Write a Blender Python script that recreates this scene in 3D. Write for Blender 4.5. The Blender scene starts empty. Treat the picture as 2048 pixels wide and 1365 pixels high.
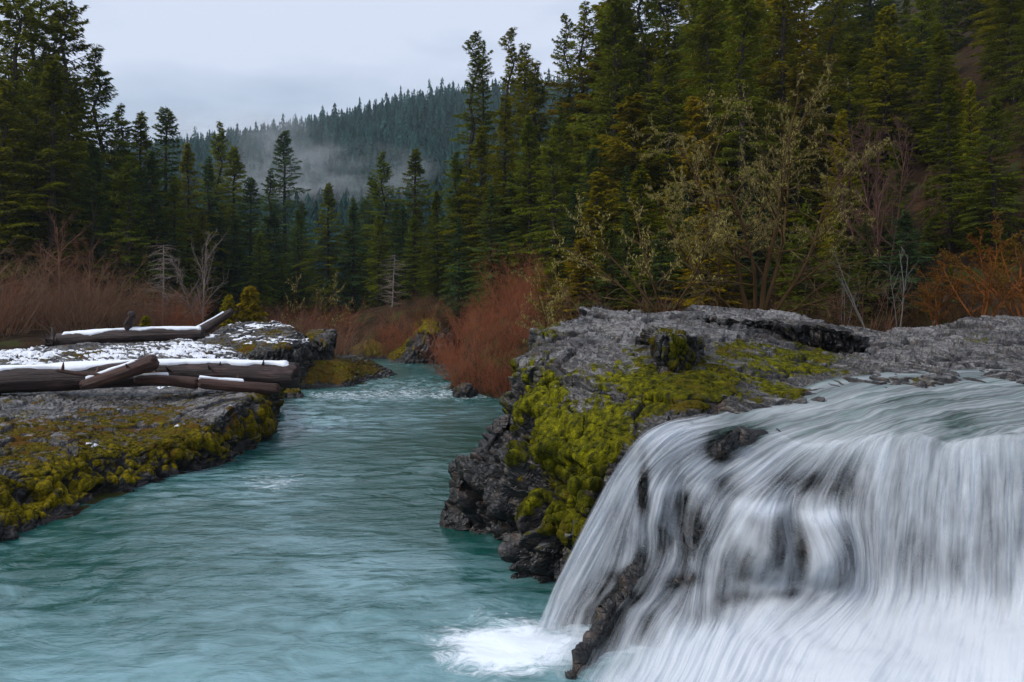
import bpy, math, random
import numpy as np
# ---------------------------------------------------------------- camera, world, sun, exposure
SC = bpy.context.scene
F = 1593.0          # focal length in photo pixels (28 mm on a 36 mm wide frame, photo 2048 wide)
CAMZ = 6.0          # eye height over the lower pool
HOR = 590.0         # horizon row
cam_d = bpy.data.cameras.new('camera'); cam = bpy.data.objects.new('camera', cam_d)
SC.collection.objects.link(cam); SC.camera = cam
cam.location = (0, 0, CAMZ); cam.rotation_euler = (math.radians(90), 0, 0)
cam_d.lens = 28.0; cam_d.sensor_width = 36.0; cam_d.shift_y = -(682.5 - HOR) / 2048.0
cam_d.clip_start = 0.1; cam_d.clip_end = 8000.0

SUN_EL, SUN_AZ = math.radians(46), math.radians(-108)     # azimuth from +Y towards +X
world = bpy.data.worlds.new('World'); SC.world = world; world.use_nodes = True
wn = world.node_tree.nodes; wl = world.node_tree.links; wn.clear()
w_out = wn.new('ShaderNodeOutputWorld'); w_bg = wn.new('ShaderNodeBackground'); w_bg.inputs['Strength'].default_value = 0.1
sky = wn.new('ShaderNodeTexSky'); sky.sky_type = 'NISHITA'; sky.sun_disc = False
sky.sun_elevation = SUN_EL; sky.sun_rotation = SUN_AZ; sky.altitude = 400; sky.dust_density = 3.0
w_tc = wn.new('ShaderNodeTexCoord'); w_map = wn.new('ShaderNodeMapping'); w_map.inputs['Scale'].default_value = (1.6, 1.6, 5.0)
w_map.inputs['Rotation'].default_value = (0.0, math.radians(-18), 0)
w_no = wn.new('ShaderNodeTexNoise'); w_no.inputs['Scale'].default_value = 1.5; w_no.inputs['Detail'].default_value = 4.0; w_no.inputs['Roughness'].default_value = 0.5
w_ramp = wn.new('ShaderNodeValToRGB')
w_ramp.color_ramp.elements[0].position = 0.34; w_ramp.color_ramp.elements[0].color = (3.3, 3.95, 5.0, 1)
w_ramp.color_ramp.elements[1].position = 0.52; w_ramp.color_ramp.elements[1].color = (5.0, 5.45, 6.6, 1)
w_mix = wn.new('ShaderNodeMixRGB'); w_mix.inputs['Fac'].default_value = 0.93
wl.new(w_tc.outputs['Generated'], w_map.inputs['Vector']); wl.new(w_map.outputs['Vector'], w_no.inputs['Vector'])
wl.new(w_no.outputs['Fac'], w_ramp.inputs['Fac']); wl.new(sky.outputs['Color'], w_mix.inputs['Color1'])
wl.new(w_ramp.outputs['Color'], w_mix.inputs['Color2']); wl.new(w_mix.outputs['Color'], w_bg.inputs['Color'])
wl.new(w_bg.outputs['Background'], w_out.inputs['Surface'])

sun_d = bpy.data.lights.new('sun', 'SUN'); sun_d.energy = 1.5; sun_d.angle = math.radians(14); sun_d.color = (1.0, 0.96, 0.9)
sun = bpy.data.objects.new('sun', sun_d); SC.collection.objects.link(sun)
_sd = np.array([math.sin(SUN_AZ) * math.cos(SUN_EL), math.cos(SUN_AZ) * math.cos(SUN_EL), math.sin(SUN_EL)])
import mathutils
sun.rotation_euler = mathutils.Vector(_sd).to_track_quat('Z', 'Y').to_euler(); sun.location = (-60, 60, 120)

SC.view_settings.view_transform = 'Standard'; SC.view_settings.look = 'None'
SC.view_settings.exposure = 0.6; SC.view_settings.gamma = 1.0
SC.cycles.use_denoising = True
SC.cycles.max_bounces = 8; SC.cycles.diffuse_bounces = 3; SC.cycles.glossy_bounces = 3
SC.cycles.transparent_max_bounces = 16; SC.cycles.volume_bounces = 0
SC.cycles.volume_step_rate = 4.0; SC.cycles.volume_max_steps = 64

# ---------------------------------------------------------------- helpers
def PX(px, py, Y):
    """photo pixel + distance along +Y  ->  world point"""
    px, py, Y = np.asarray(px, float), np.asarray(py, float), np.asarray(Y, float)
    return np.stack([(px - 1024) / F * Y, Y + 0 * px, CAMZ + (HOR - py) / F * Y], -1)
def proj(v):
    y = np.maximum(v[..., 1], 0.5)
    return 1024 + F * v[..., 0] / y, HOR - F * (v[..., 2] - CAMZ) / y

def _h(ix, iy, iz, seed):
    with np.errstate(over='ignore'):
        h = (ix.astype(np.uint32) * np.uint32(374761393) + iy.astype(np.uint32) * np.uint32(668265263)
             + iz.astype(np.uint32) * np.uint32(2147483647) + np.uint32(seed * 1274126177 & 0xffffffff))
        h = (h ^ (h >> np.uint32(13))) * np.uint32(1274126177)
        h = (h ^ (h >> np.uint32(15))) * np.uint32(2246822519)
        h = h ^ (h >> np.uint32(16))
    return h
def rnd3(ix, iy, iz, seed): return _h(ix, iy, iz, seed).astype(np.float64) / 4294967295.0
GR = np.random.RandomState(5).normal(size=(256, 3)); GR /= np.linalg.norm(GR, axis=1)[:, None]
def noise3(p, seed=0):
    i = np.floor(p).astype(np.int64); f = p - i; u = f * f * f * (f * (f * 6 - 15) + 10)
    r = 0
    for dx in (0, 1):
        wx = u[:, 0] if dx else 1 - u[:, 0]
        for dy in (0, 1):
            wy = u[:, 1] if dy else 1 - u[:, 1]
            for dz in (0, 1):
                wz = u[:, 2] if dz else 1 - u[:, 2]
                g = GR[_h(i[:, 0] + dx, i[:, 1] + dy, i[:, 2] + dz, seed) & np.uint32(255)]
                r = r + wx * wy * wz * ((f[:, 0] - dx) * g[:, 0] + (f[:, 1] - dy) * g[:, 1] + (f[:, 2] - dz) * g[:, 2])
    return r * 1.5
def fbm(p, oct=4, seed=0, gain=0.5, lac=2.03):
    a, s, r = 1.0, 0.0, 0
    for k in range(oct):
        r = r + a * noise3(p * lac ** k + k * 17.3, seed + k); s += a; a *= gain
    return r / s
def cells(p, seed=0, jit=0.8):
    """Worley cells: nearest distance, second distance, random value of the nearest cell"""
    b = np.floor(p - 0.5).astype(np.int64); n = len(p)
    d1 = np.full(n, 9.0); d2 = np.full(n, 9.0); rv = np.zeros(n)
    for dx in (0, 1):
        for dy in (0, 1):
            for dz in (0, 1):
                ix, iy, iz = b[:, 0] + dx, b[:, 1] + dy, b[:, 2] + dz
                cx = ix + 0.5 + jit * (rnd3(ix, iy, iz, seed) - 0.5)
                cy = iy + 0.5 + jit * (rnd3(ix, iy, iz, seed + 11) - 0.5)
                cz = iz + 0.5 + jit * (rnd3(ix, iy, iz, seed + 23) - 0.5)
                d = np.sqrt((p[:, 0] - cx) ** 2 + (p[:, 1] - cy) ** 2 + (p[:, 2] - cz) ** 2)
                near = d < d1
                d2 = np.where(near, d1, np.minimum(d2, d))
                rv = np.where(near, rnd3(ix, iy, iz, seed + 37), rv); d1 = np.where(near, d, d1)
    return d1, d2, rv
def sstep(a, b, x):
    t = np.clip((x - a) / (b - a), 0, 1); return t * t * (3 - 2 * t)
def catmull(c, t):
    """c (n,...) sampled at parameters t in 0..n-1"""
    n = len(c); i = np.clip(np.floor(t).astype(int), 0, n - 2); f = (t - i).reshape((-1,) + (1,) * (c.ndim - 1))
    p0, p1, p2, p3 = c[np.maximum(i - 1, 0)], c[i], c[i + 1], c[np.minimum(i + 2, n - 1)]
    return 0.5 * (2 * p1 + (p2 - p0) * f + (2 * p0 - 5 * p1 + 4 * p2 - p3) * f * f + (3 * p1 - p0 - 3 * p2 + p3) * f ** 3)
def dense(ctrl, nu, nv):
    """control grid (rows, cols, 3) -> dense grid (nu, nv, 3)"""
    c = np.asarray(ctrl, float)
    a = catmull(c, np.linspace(0, c.shape[0] - 1, nu))
    return catmull(a.swapaxes(0, 1), np.linspace(0, c.shape[1] - 1, nv)).swapaxes(0, 1)
def gnormals(g):
    du = np.gradient(g, axis=0); dv = np.gradient(g, axis=1)
    n = np.cross(dv, du); n /= np.linalg.norm(n, axis=-1, keepdims=True) + 1e-9
    return n

def link(o, parent=None):
    SC.collection.objects.link(o)
    if parent is not None: o.parent = parent
    return o
def mesh_np(name, v, f, mat=None, parent=None, attrs=None, smooth=True, uv=None):
    v = np.asarray(v, np.float32).reshape(-1, 3); f = np.asarray(f, np.int32)
    me = bpy.data.meshes.new(name); k = f.shape[1]
    me.vertices.add(len(v)); me.vertices.foreach_set('co', v.ravel())
    me.loops.add(f.size); me.loops.foreach_set('vertex_index', f.ravel())
    me.polygons.add(len(f)); me.polygons.foreach_set('loop_start', np.arange(0, f.size, k, dtype=np.int32))
    me.polygons.foreach_set('loop_total', np.full(len(f), k, np.int32))
    me.polygons.foreach_set('use_smooth', np.full(len(f), smooth, bool))
    for an, av in (attrs or {}).items():
        av = np.asarray(av, np.float32)
        if av.ndim == 1:
            a = me.attributes.new(an, 'FLOAT', 'POINT'); a.data.foreach_set('value', av)
        else:
            a = me.attributes.new(an, 'FLOAT_VECTOR', 'POINT'); a.data.foreach_set('vector', av.ravel())
    me.update(calc_edges=True)
    if mat: me.materials.append(mat)
    return link(bpy.data.objects.new(name, me), parent)
def grid_faces(nu, nv, flip=False):
    i = np.arange(nu * nv).reshape(nu, nv)
    q = [i[:-1, :-1], i[:-1, 1:], i[1:, 1:], i[1:, :-1]]
    if flip: q = q[::-1]
    return np.stack([a.ravel() for a in q], -1)
def tag(o, label=None, cat=None, group=None, kind=None):
    if label: o['label'] = label
    if cat: o['category'] = cat
    if group: o['group'] = group
    if kind: o['kind'] = kind
    return o
def empty(name, loc, rz=0.0):
    o = bpy.data.objects.new(name, None); o.location = loc; o.rotation_euler = (0, 0, rz); o.empty_display_size = 0.3
    return link(o)
def copy_tree(o, parent=None):
    c = o.copy(); SC.collection.objects.link(c); c.parent = parent
    for ch in list(o.children): copy_tree(ch, c)
    return c

# ---------------------------------------------------------------- material helpers
class NT:
    def __init__(s, name):
        s.m = bpy.data.materials.new(name); s.m.use_nodes = True; s.t = s.m.node_tree; s.t.nodes.clear()
        s.out = s.n('ShaderNodeOutputMaterial')
    def n(s, typ, **kw):
        nd = s.t.nodes.new(typ)
        for k, v in kw.items():
            if k[0] == '_': setattr(nd, k[1:], v)
        return nd
    def l(s, a, b): s.t.links.new(a, b)
    def setin(s, sock, v):
        if hasattr(v, 'is_output'): s.l(v, sock)
        else: sock.default_value = v
    def attr(s, name):
        nd = s.n('ShaderNodeAttribute'); nd.attribute_name = name; return nd
    def math(s, op, a, b=0.0, c=None, clamp=False):
        nd = s.n('ShaderNodeMath'); nd.operation = op; nd.use_clamp = clamp
        s.setin(nd.inputs[0], a); s.setin(nd.inputs[1], b)
        if c is not None: s.setin(nd.inputs[2], c)
        return nd.outputs[0]
    def noise(s, scale, detail=4, rough=0.55, vec=None, dist=0.0):
        nd = s.n('ShaderNodeTexNoise'); nd.inputs['Scale'].default_value = scale; nd.inputs['Detail'].default_value = detail
        nd.inputs['Roughness'].default_value = rough; nd.inputs['Distortion'].default_value = dist
        if vec is not None: s.l(vec, nd.inputs['Vector'])
        return nd.outputs['Fac']
    def mapping(s, vec, scale=(1, 1, 1), rot=(0, 0, 0), loc=(0, 0, 0)):
        nd = s.n('ShaderNodeMapping'); nd.inputs['Scale'].default_value = scale; nd.inputs['Rotation'].default_value = rot
        nd.inputs['Location'].default_value = loc; s.l(vec, nd.inputs['Vector']); return nd.outputs[0]
    def ramp(s, fac, stops, interp='LINEAR'):
        nd = s.n('ShaderNodeValToRGB'); cr = nd.color_ramp; cr.interpolation = interp
        while len(cr.elements) < len(stops): cr.elements.new(0.5)
        for e, (p, c) in zip(cr.elements, stops):
            e.position = p; e.color = (c[0], c[1], c[2], 1) if hasattr(c, '__len__') else (c, c, c, 1)
        s.setin(nd.inputs['Fac'], fac); return nd.outputs['Color']
    def mix(s, fac, a, b, mode='MIX'):
        nd = s.n('ShaderNodeMixRGB'); nd.blend_type = mode
        for sk, v in zip(nd.inputs, (fac, a, b)):
            if hasattr(v, 'is_output'): s.l(v, sk)
            else: sk.default_value = v if not hasattr(v, '__len__') else (v[0], v[1], v[2], 1)
        return nd.outputs[0]
    def step(s, a, b, x):
        nd = s.n('ShaderNodeMapRange'); nd.interpolation_type = 'SMOOTHSTEP'
        s.setin(nd.inputs['Value'], x); s.setin(nd.inputs['From Min'], a); s.setin(nd.inputs['From Max'], b)
        return nd.outputs[0]
    def bump(s, h, strength, dist=0.05, normal=None):
        nd = s.n('ShaderNodeBump'); nd.inputs['Strength'].default_value = strength; nd.inputs['Distance'].default_value = dist
        s.l(h, nd.inputs['Height'])
        if normal is not None: s.l(normal, nd.inputs['Normal'])
        return nd.outputs[0]
    def bsdf(s, color, rough=0.6, spec=0.5, normal=None, **kw):
        nd = s.n('ShaderNodeBsdfPrincipled'); s.setin(nd.inputs['Base Color'], color if hasattr(color, 'is_output') else (*color, 1))
        s.setin(nd.inputs['Roughness'], rough); s.setin(nd.inputs['Specular IOR Level'], spec)
        if normal is not None: s.l(normal, nd.inputs['Normal'])
        for k, v in kw.items(): s.setin(nd.inputs[k], v)
        s.l(nd.outputs[0], s.out.inputs['Surface']); return nd
    def pos(s): return s.n('ShaderNodeNewGeometry').outputs['Position']
    def obj(s): return s.n('ShaderNodeTexCoord').outputs['Object']

def mat_rock(name, dark=(0.010, 0.009, 0.009), mid=(0.045, 0.041, 0.040), light=(0.185, 0.175, 0.168),
             moss_a=(0.020, 0.022, 0.003), moss_b=(0.215, 0.205, 0.005), moss_c=(0.085, 0.062, 0.006), flat=2.2):
    """layered wet basalt; attributes: moss, snow, pale (rock tone, with sky light on tops and cleft shade painted in), all 0..1"""
    t = NT(name); p = t.pos()
    n1 = t.noise(1.1, 5, 0.6, t.mapping(p, (1, 1, flat))); n2 = t.noise(7.0, 6, 0.65, t.mapping(p, (1, 1, flat)))
    n3 = t.noise(34.0, 4, 0.7, p)
    pale = t.attr('pale').outputs['Fac']
    v = t.math('ADD', t.math('MULTIPLY', n1, 0.35), t.math('MULTIPLY', n2, 0.45))
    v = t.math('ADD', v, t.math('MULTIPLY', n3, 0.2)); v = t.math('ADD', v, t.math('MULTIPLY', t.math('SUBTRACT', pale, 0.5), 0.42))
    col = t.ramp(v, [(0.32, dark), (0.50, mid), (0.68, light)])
    # joints and bedding cracks
    pw = t.n('ShaderNodeVectorMath'); pw.operation = 'ADD'; t.l(p, pw.inputs[0])
    nv = t.n('ShaderNodeTexNoise'); nv.inputs['Scale'].default_value = 1.3; nv.inputs['Detail'].default_value = 4; t.l(p, nv.inputs['Vector'])
    t.l(nv.outputs['Color'], pw.inputs[1])
    def crack(sc, w, rot):
        vo = t.n('ShaderNodeTexVoronoi'); vo.feature = 'DISTANCE_TO_EDGE'; vo.inputs['Scale'].default_value = 1.0
        t.l(t.mapping(pw.outputs[0], sc, rot), vo.inputs['Vector']); return t.step(w, 0.0, vo.outputs['Distance'])
    ck = t.math('MAXIMUM', crack((1.1, 0.8, 4.2), 0.07, (0, .12, .5)), t.math('MULTIPLY', crack((2.6, 2.2, 9.0), 0.10, (0, .12, 1.1)), 0.75))
    col = t.mix(t.math('MULTIPLY', ck, 0.88), col, (0.006, 0.0055, 0.006))
    # thin brown film and pale lichen specks
    col = t.mix(t.math('MULTIPLY', t.step(0.52, 0.66, t.noise(3.3, 4, 0.6, p)), 0.6), col, (0.075, 0.047, 0.032))
    col = t.mix(t.math('MULTIPLY', t.step(0.63, 0.70, t.noise(16.0, 3, 0.6, p)), t.math('MULTIPLY', pale, 0.7)), col, (0.46, 0.48, 0.49))
    mo = t.attr('moss').outputs['Fac']
    mk = t.math('ADD', mo, t.math('MULTIPLY', t.math('SUBTRACT', t.noise(11.0, 6, 0.75, p), 0.5), 1.1))
    mk = t.step(0.40, 0.60, mk)
    mcol = t.ramp(t.math('ADD', t.math('MULTIPLY', t.noise(2.6, 5, 0.6, t.mapping(p, (2.4, 2.4, .7))), 0.62), t.math('MULTIPLY', n3, 0.38)),
                  [(0.43, moss_a), (0.57, tuple(.45 * x for x in moss_b)), (0.68, moss_b)])
    mcol = t.mix(t.step(0.46, 0.62, t.math('SUBTRACT', t.noise(1.6, 5, 0.65, t.mapping(p, loc=(9, 3, 1))), t.math('MULTIPLY', t.attr('lush').outputs['Fac'], 0.22))), mcol, moss_c)
    lv = t.n('ShaderNodeVectorMath'); lv.operation = 'SCALE'; t.l(mcol, lv.inputs[0]); t.l(t.math('ADD', 0.85, t.math('MULTIPLY', t.attr('lush').outputs['Fac'], 0.75)), lv.inputs['Scale']); mcol = lv.outputs[0]
    col = t.mix(mk, col, mcol)
    sn = t.math('ADD', t.attr('snow').outputs['Fac'], t.math('MULTIPLY', t.math('SUBTRACT', t.noise(5.0, 3, 0.5, p), 0.5), 0.20))
    sk = t.step(0.47, 0.53, sn)
    col = t.mix(sk, col, (0.84, 0.87, 0.93))
    rg = t.math('ADD', 0.22, t.math('MULTIPLY', n2, 0.45)); rg = t.math('MAXIMUM', rg, t.math('MULTIPLY', mk, 0.95)); rg = t.math('MAXIMUM', rg, t.math('MULTIPLY', sk, 0.7))
    fz = t.math('MULTIPLY', t.noise(60.0, 4, 0.75, p), t.math('ADD', 0.25, t.math('MULTIPLY', mk, 0.9)))
    hgt = t.math('ADD', t.math('MULTIPLY', t.noise(6.0, 8, 0.62, t.mapping(p, (1, 1, flat))), 0.9), t.math('MULTIPLY', fz, 0.6))
    hgt = t.math('SUBTRACT', hgt, t.math('MULTIPLY', ck, 0.8))
    nb = t.bump(hgt, 0.55, 0.06)
    t.bsdf(col, rg, t.math('SUBTRACT', 0.5, t.math('MULTIPLY', mk, 0.42)), nb); return t.m

ROCK = mat_rock('wet_rock')
ROCK_FAR = mat_rock('bank_rock', moss_a=(0.030, 0.026, 0.004), moss_b=(0.30, 0.225, 0.006), moss_c=(0.11, 0.055, 0.008))

def mat_leaf(name, base, var=0.5, hue=None):
    t = NT(name); oi = t.n('ShaderNodeObjectInfo'); r = oi.outputs['Random']
    tone = t.attr('tone').outputs['Fac']
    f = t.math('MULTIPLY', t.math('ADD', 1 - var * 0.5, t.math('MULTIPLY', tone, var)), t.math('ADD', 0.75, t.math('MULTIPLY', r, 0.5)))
    a = base; b = hue or base
    c = t.mix(t.math('FRACT', t.math('MULTIPLY', r, 7.31)), a, b)
    nd = t.n('ShaderNodeVectorMath'); nd.operation = 'SCALE'; t.l(c, nd.inputs[0]); t.l(f, nd.inputs['Scale'])
    d = t.n('ShaderNodeBsdfDiffuse'); t.l(nd.outputs[0], d.inputs['Color'])
    tr = t.n('ShaderNodeBsdfTranslucent'); t.l(nd.outputs[0], tr.inputs['Color'])
    mx = t.n('ShaderNodeMixShader'); mx.inputs[0].default_value = 0.42; t.l(d.outputs[0], mx.inputs[1]); t.l(tr.outputs[0], mx.inputs[2])
    t.l(mx.outputs[0], t.out.inputs['Surface']); return t.m
def mat_bark(name, a, b, scale=6.0):
    t = NT(name); o = t.obj()
    n = t.noise(scale, 5, 0.65, t.mapping(o, (1, 1, 0.25)))
    col = t.ramp(n, [(0.32, a), (0.68, b)])
    t.bsdf(col, 0.85, 0.2, t.bump(n, 0.8, 0.04)); return t.m
# ---------------------------------------------------------------- ground and hills
LB = [(0, 1075), (110, 1045), (300, 970), (470, 922), (548, 862), (545, 800), (600, 776), (720, 773), (792, 752), (735, 735), (700, 722), (640, 716)]
RB = [(770, 716), (868, 726), (885, 760), (905, 785), (1020, 800)]
def ZP(px, py, z=0.0):
    Y = F * (CAMZ - z) / (py - HOR); return ((px - 1024) / F * Y, Y)
RIVER = [(-30, -6), (-30, 12), (-16, 15)] + [ZP(*q) for q in LB] + [(-60, 84), (-62, 92), (-28, 88)] + [ZP(*q) for q in RB] \
    + [(3, 42), (5, 34), (4, 20), (6, 14), (16, 8), (24, -6)]
RIVER = np.array(RIVER)
def river_sd(x, y):
    """signed distance to the river outline, negative in the water"""
    n = len(RIVER); d = np.full(x.shape, 1e9); ins = np.zeros(x.shape, bool)
    for i in range(n):
        a, b = RIVER[i], RIVER[(i + 1) % n]; ab = b - a
        t = np.clip(((x - a[0]) * ab[0] + (y - a[1]) * ab[1]) / (ab @ ab), 0, 1)
        d = np.minimum(d, np.hypot(x - a[0] - t * ab[0], y - a[1] - t * ab[1]))
        c = ((a[1] > y) != (b[1] > y)) & (x < (b[0] - a[0]) * (y - a[1]) / (b[1] - a[1] + 1e-12) + a[0])
        ins ^= c
    return np.where(ins, -d, d)
FOOT_Y = [20, 35, 45, 55, 70, 90, 150, 260, 420, 700, 3000]
FOOT_X = [44, 27, 13, 5, -3, -6, -12, -10, 30, 200, 1500]
RIDGE_P = [-1500, -600, 100, 300, 420, 560, 640, 700, 800, 900, 1000, 1200, 1600, 3000]
RIDGE_Y = [390, 390, 385, 345, 322, 312, 300, 276, 250, 236, 225, 200, 180, 150]
def ground_z(x, y):
    x = np.asarray(x, float); y = np.asarray(y, float); sh = x.shape
    x = x.ravel(); y = y.ravel()
    sd = river_sd(x, y)
    land = np.maximum(sd - 3.0 * (x < -9) * (y < 44) - 7.0 * (x < -4) * (x > -28) * sstep(42, 46, y) * sstep(74, 68, y), 0)
    side = sstep(-8, 6, x - np.interp(y, [0, 60, 80], [0, -6, -14]))
    top = 1.3 + 1.7 * sstep(42, 66, y) + side * 2.2 * sstep(30, 46, y)
    top = np.where((y < 28) & (x > 0), -1.0, top)
    h = np.where(sd < 0, -1.6 * (1 - np.exp(sd / 1.2)), top * (1 - np.exp(-land / 2.5)) + 0.012 * land)
    xf = np.interp(y, FOOT_Y, FOOT_X); dr = np.maximum(x - xf, 0)
    hr = (46 * (dr / 78) ** 1.55 * (dr < 110) + (46 * (110 / 78) ** 1.55 + (dr - 110) * .5) * (dr >= 110)) * sstep(18, 30, y)
    xl = np.interp(y, [20, 60, 100, 160, 300, 3000], [-90, -75, -70, -75, -120, -900])
    dl = np.maximum(xl - x, 0); hl = 0.42 * np.minimum(dl, 220)
    px = 1024 + F * x / np.maximum(y, 1)
    rz = CAMZ + (HOR - np.interp(px, RIDGE_P, RIDGE_Y)) / F * 900.0
    t = np.clip((y - 230) / 670.0, 0, 1.15)
    hf = rz * np.where(t < 1, t ** 1.15, 1 - (t - 1) * 1.5) * sstep(200, 330, y)
    nz = fbm(np.stack([x * 0.03, y * 0.03, 0 * x], -1), 4, 3)
    nf = fbm(np.stack([x * 0.007, y * 0.007, 0 * x + 4], -1), 3, 9)
    far = np.maximum(np.maximum(hr, hl), hf)
    h = h + far + nz * np.clip(land * 0.12, 0, 2.5) + nf * np.clip((y - 150) * 0.03, 0, 16) * (far > 1)
    n2 = fbm(np.stack([x * 0.45, y * 0.45, 0 * x], -1), 3, 31)
    h = h + n2 * np.clip(land * 0.3, 0, 0.45)
    return h.reshape(sh)
def gz(x, y): return float(ground_z(np.array([x]), np.array([y]))[0])

def mat_ground():
    t = NT('forest_floor'); p = t.pos()
    n = t.noise(0.9, 6, 0.65, p); n2 = t.noise(7.0, 5, 0.7, p)
    col = t.ramp(t.math('ADD', t.math('MULTIPLY', n, 0.5), t.math('MULTIPLY', n2, 0.5)),
                 [(0.36, (0.010, 0.008, 0.005)), (0.5, (0.035, 0.020, 0.010)), (0.66, (0.085, 0.040, 0.018))])
    col = t.mix(t.step(0.52, 0.62, t.noise(0.35, 5, 0.6, p)), col, (0.045, 0.05, 0.012))
    y = t.n('ShaderNodeSeparateXYZ'); t.l(p, y.inputs[0])
    col = t.mix(t.step(110, 220, y.outputs['Y']), col, (0.018, 0.028, 0.012))
    t.bsdf(col, 0.95, 0.1, t.bump(n2, 1.0, 0.2)); return t.m
def build_ground():
    u = np.linspace(-1, 1, 460); xs = 1400 * np.sinh(u * 5.2) / math.sinh(5.2)
    v = np.linspace(0, 1, 440); ys = -20 + 2100 * (np.exp(v * 4.2) - 1) / (math.exp(4.2) - 1)
    X, Y = np.meshgrid(xs, ys); Z = ground_z(X, Y)
    g = mesh_np('ground', np.stack([X, Y, Z], -1), grid_faces(*X.shape), mat_ground())
    tag(g, kind='structure')
build_ground()

# ---------------------------------------------------------------- river water
def fall_dist(x, y): return np.hypot((x - 1.6) / 1.3, y - 13.2)
def mat_river():
    t = NT('river_water'); p = t.pos()
    sw = t.noise(0.9, 6, 0.6, t.mapping(p, (1, 1.3, 1)), 1.6)
    milk = t.attr('milk').outputs['Fac']
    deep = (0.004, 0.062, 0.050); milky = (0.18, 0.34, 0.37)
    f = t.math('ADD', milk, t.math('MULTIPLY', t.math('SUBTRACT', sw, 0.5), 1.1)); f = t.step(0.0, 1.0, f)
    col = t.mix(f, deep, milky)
    sheen_fac = t.math('MULTIPLY', t.attr('painted_sheen').outputs['Fac'], t.step(0.40, 0.58, t.noise(1.0, 6, 0.60, t.mapping(p, (0.55, 2.4, 1), (0, 0, 0.06)), 1.0)))
    col = t.mix(sheen_fac, col, (0.24, 0.40, 0.45))  # sky reflection painted into the water colour
    foam = t.attr('foam').outputs['Fac']
    fn = t.noise(2.2, 8, 0.72, t.mapping(p, (0.9, 1.4, 1)), 1.2)
    ff = t.step(0.36, 1.15, t.math('ADD', foam, t.math('MULTIPLY', t.math('SUBTRACT', fn, 0.5), 2.0)))
    col = t.mix(ff, col, (0.78, 0.84, 0.90))
    h1 = t.noise(1.0, 4, 0.55, t.mapping(p, (0.9, 1.8, 1), (0, 0, 0.1)), 1.2)
    h2 = t.noise(4.5, 4, 0.6, t.mapping(p, (0.8, 1.8, 1)), 0.8)
    h = t.math('ADD', h1, t.math('MULTIPLY', h2, 0.22))
    rg = t.math('ADD', 0.09, t.math('MULTIPLY', milk, 0.14)); rg = t.math('MAXIMUM', rg, t.math('MULTIPLY', ff, 0.7))
    t.bsdf(col, rg, 0.5, t.bump(h, 0.30, 0.18), IOR=1.55); return t.m
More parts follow.
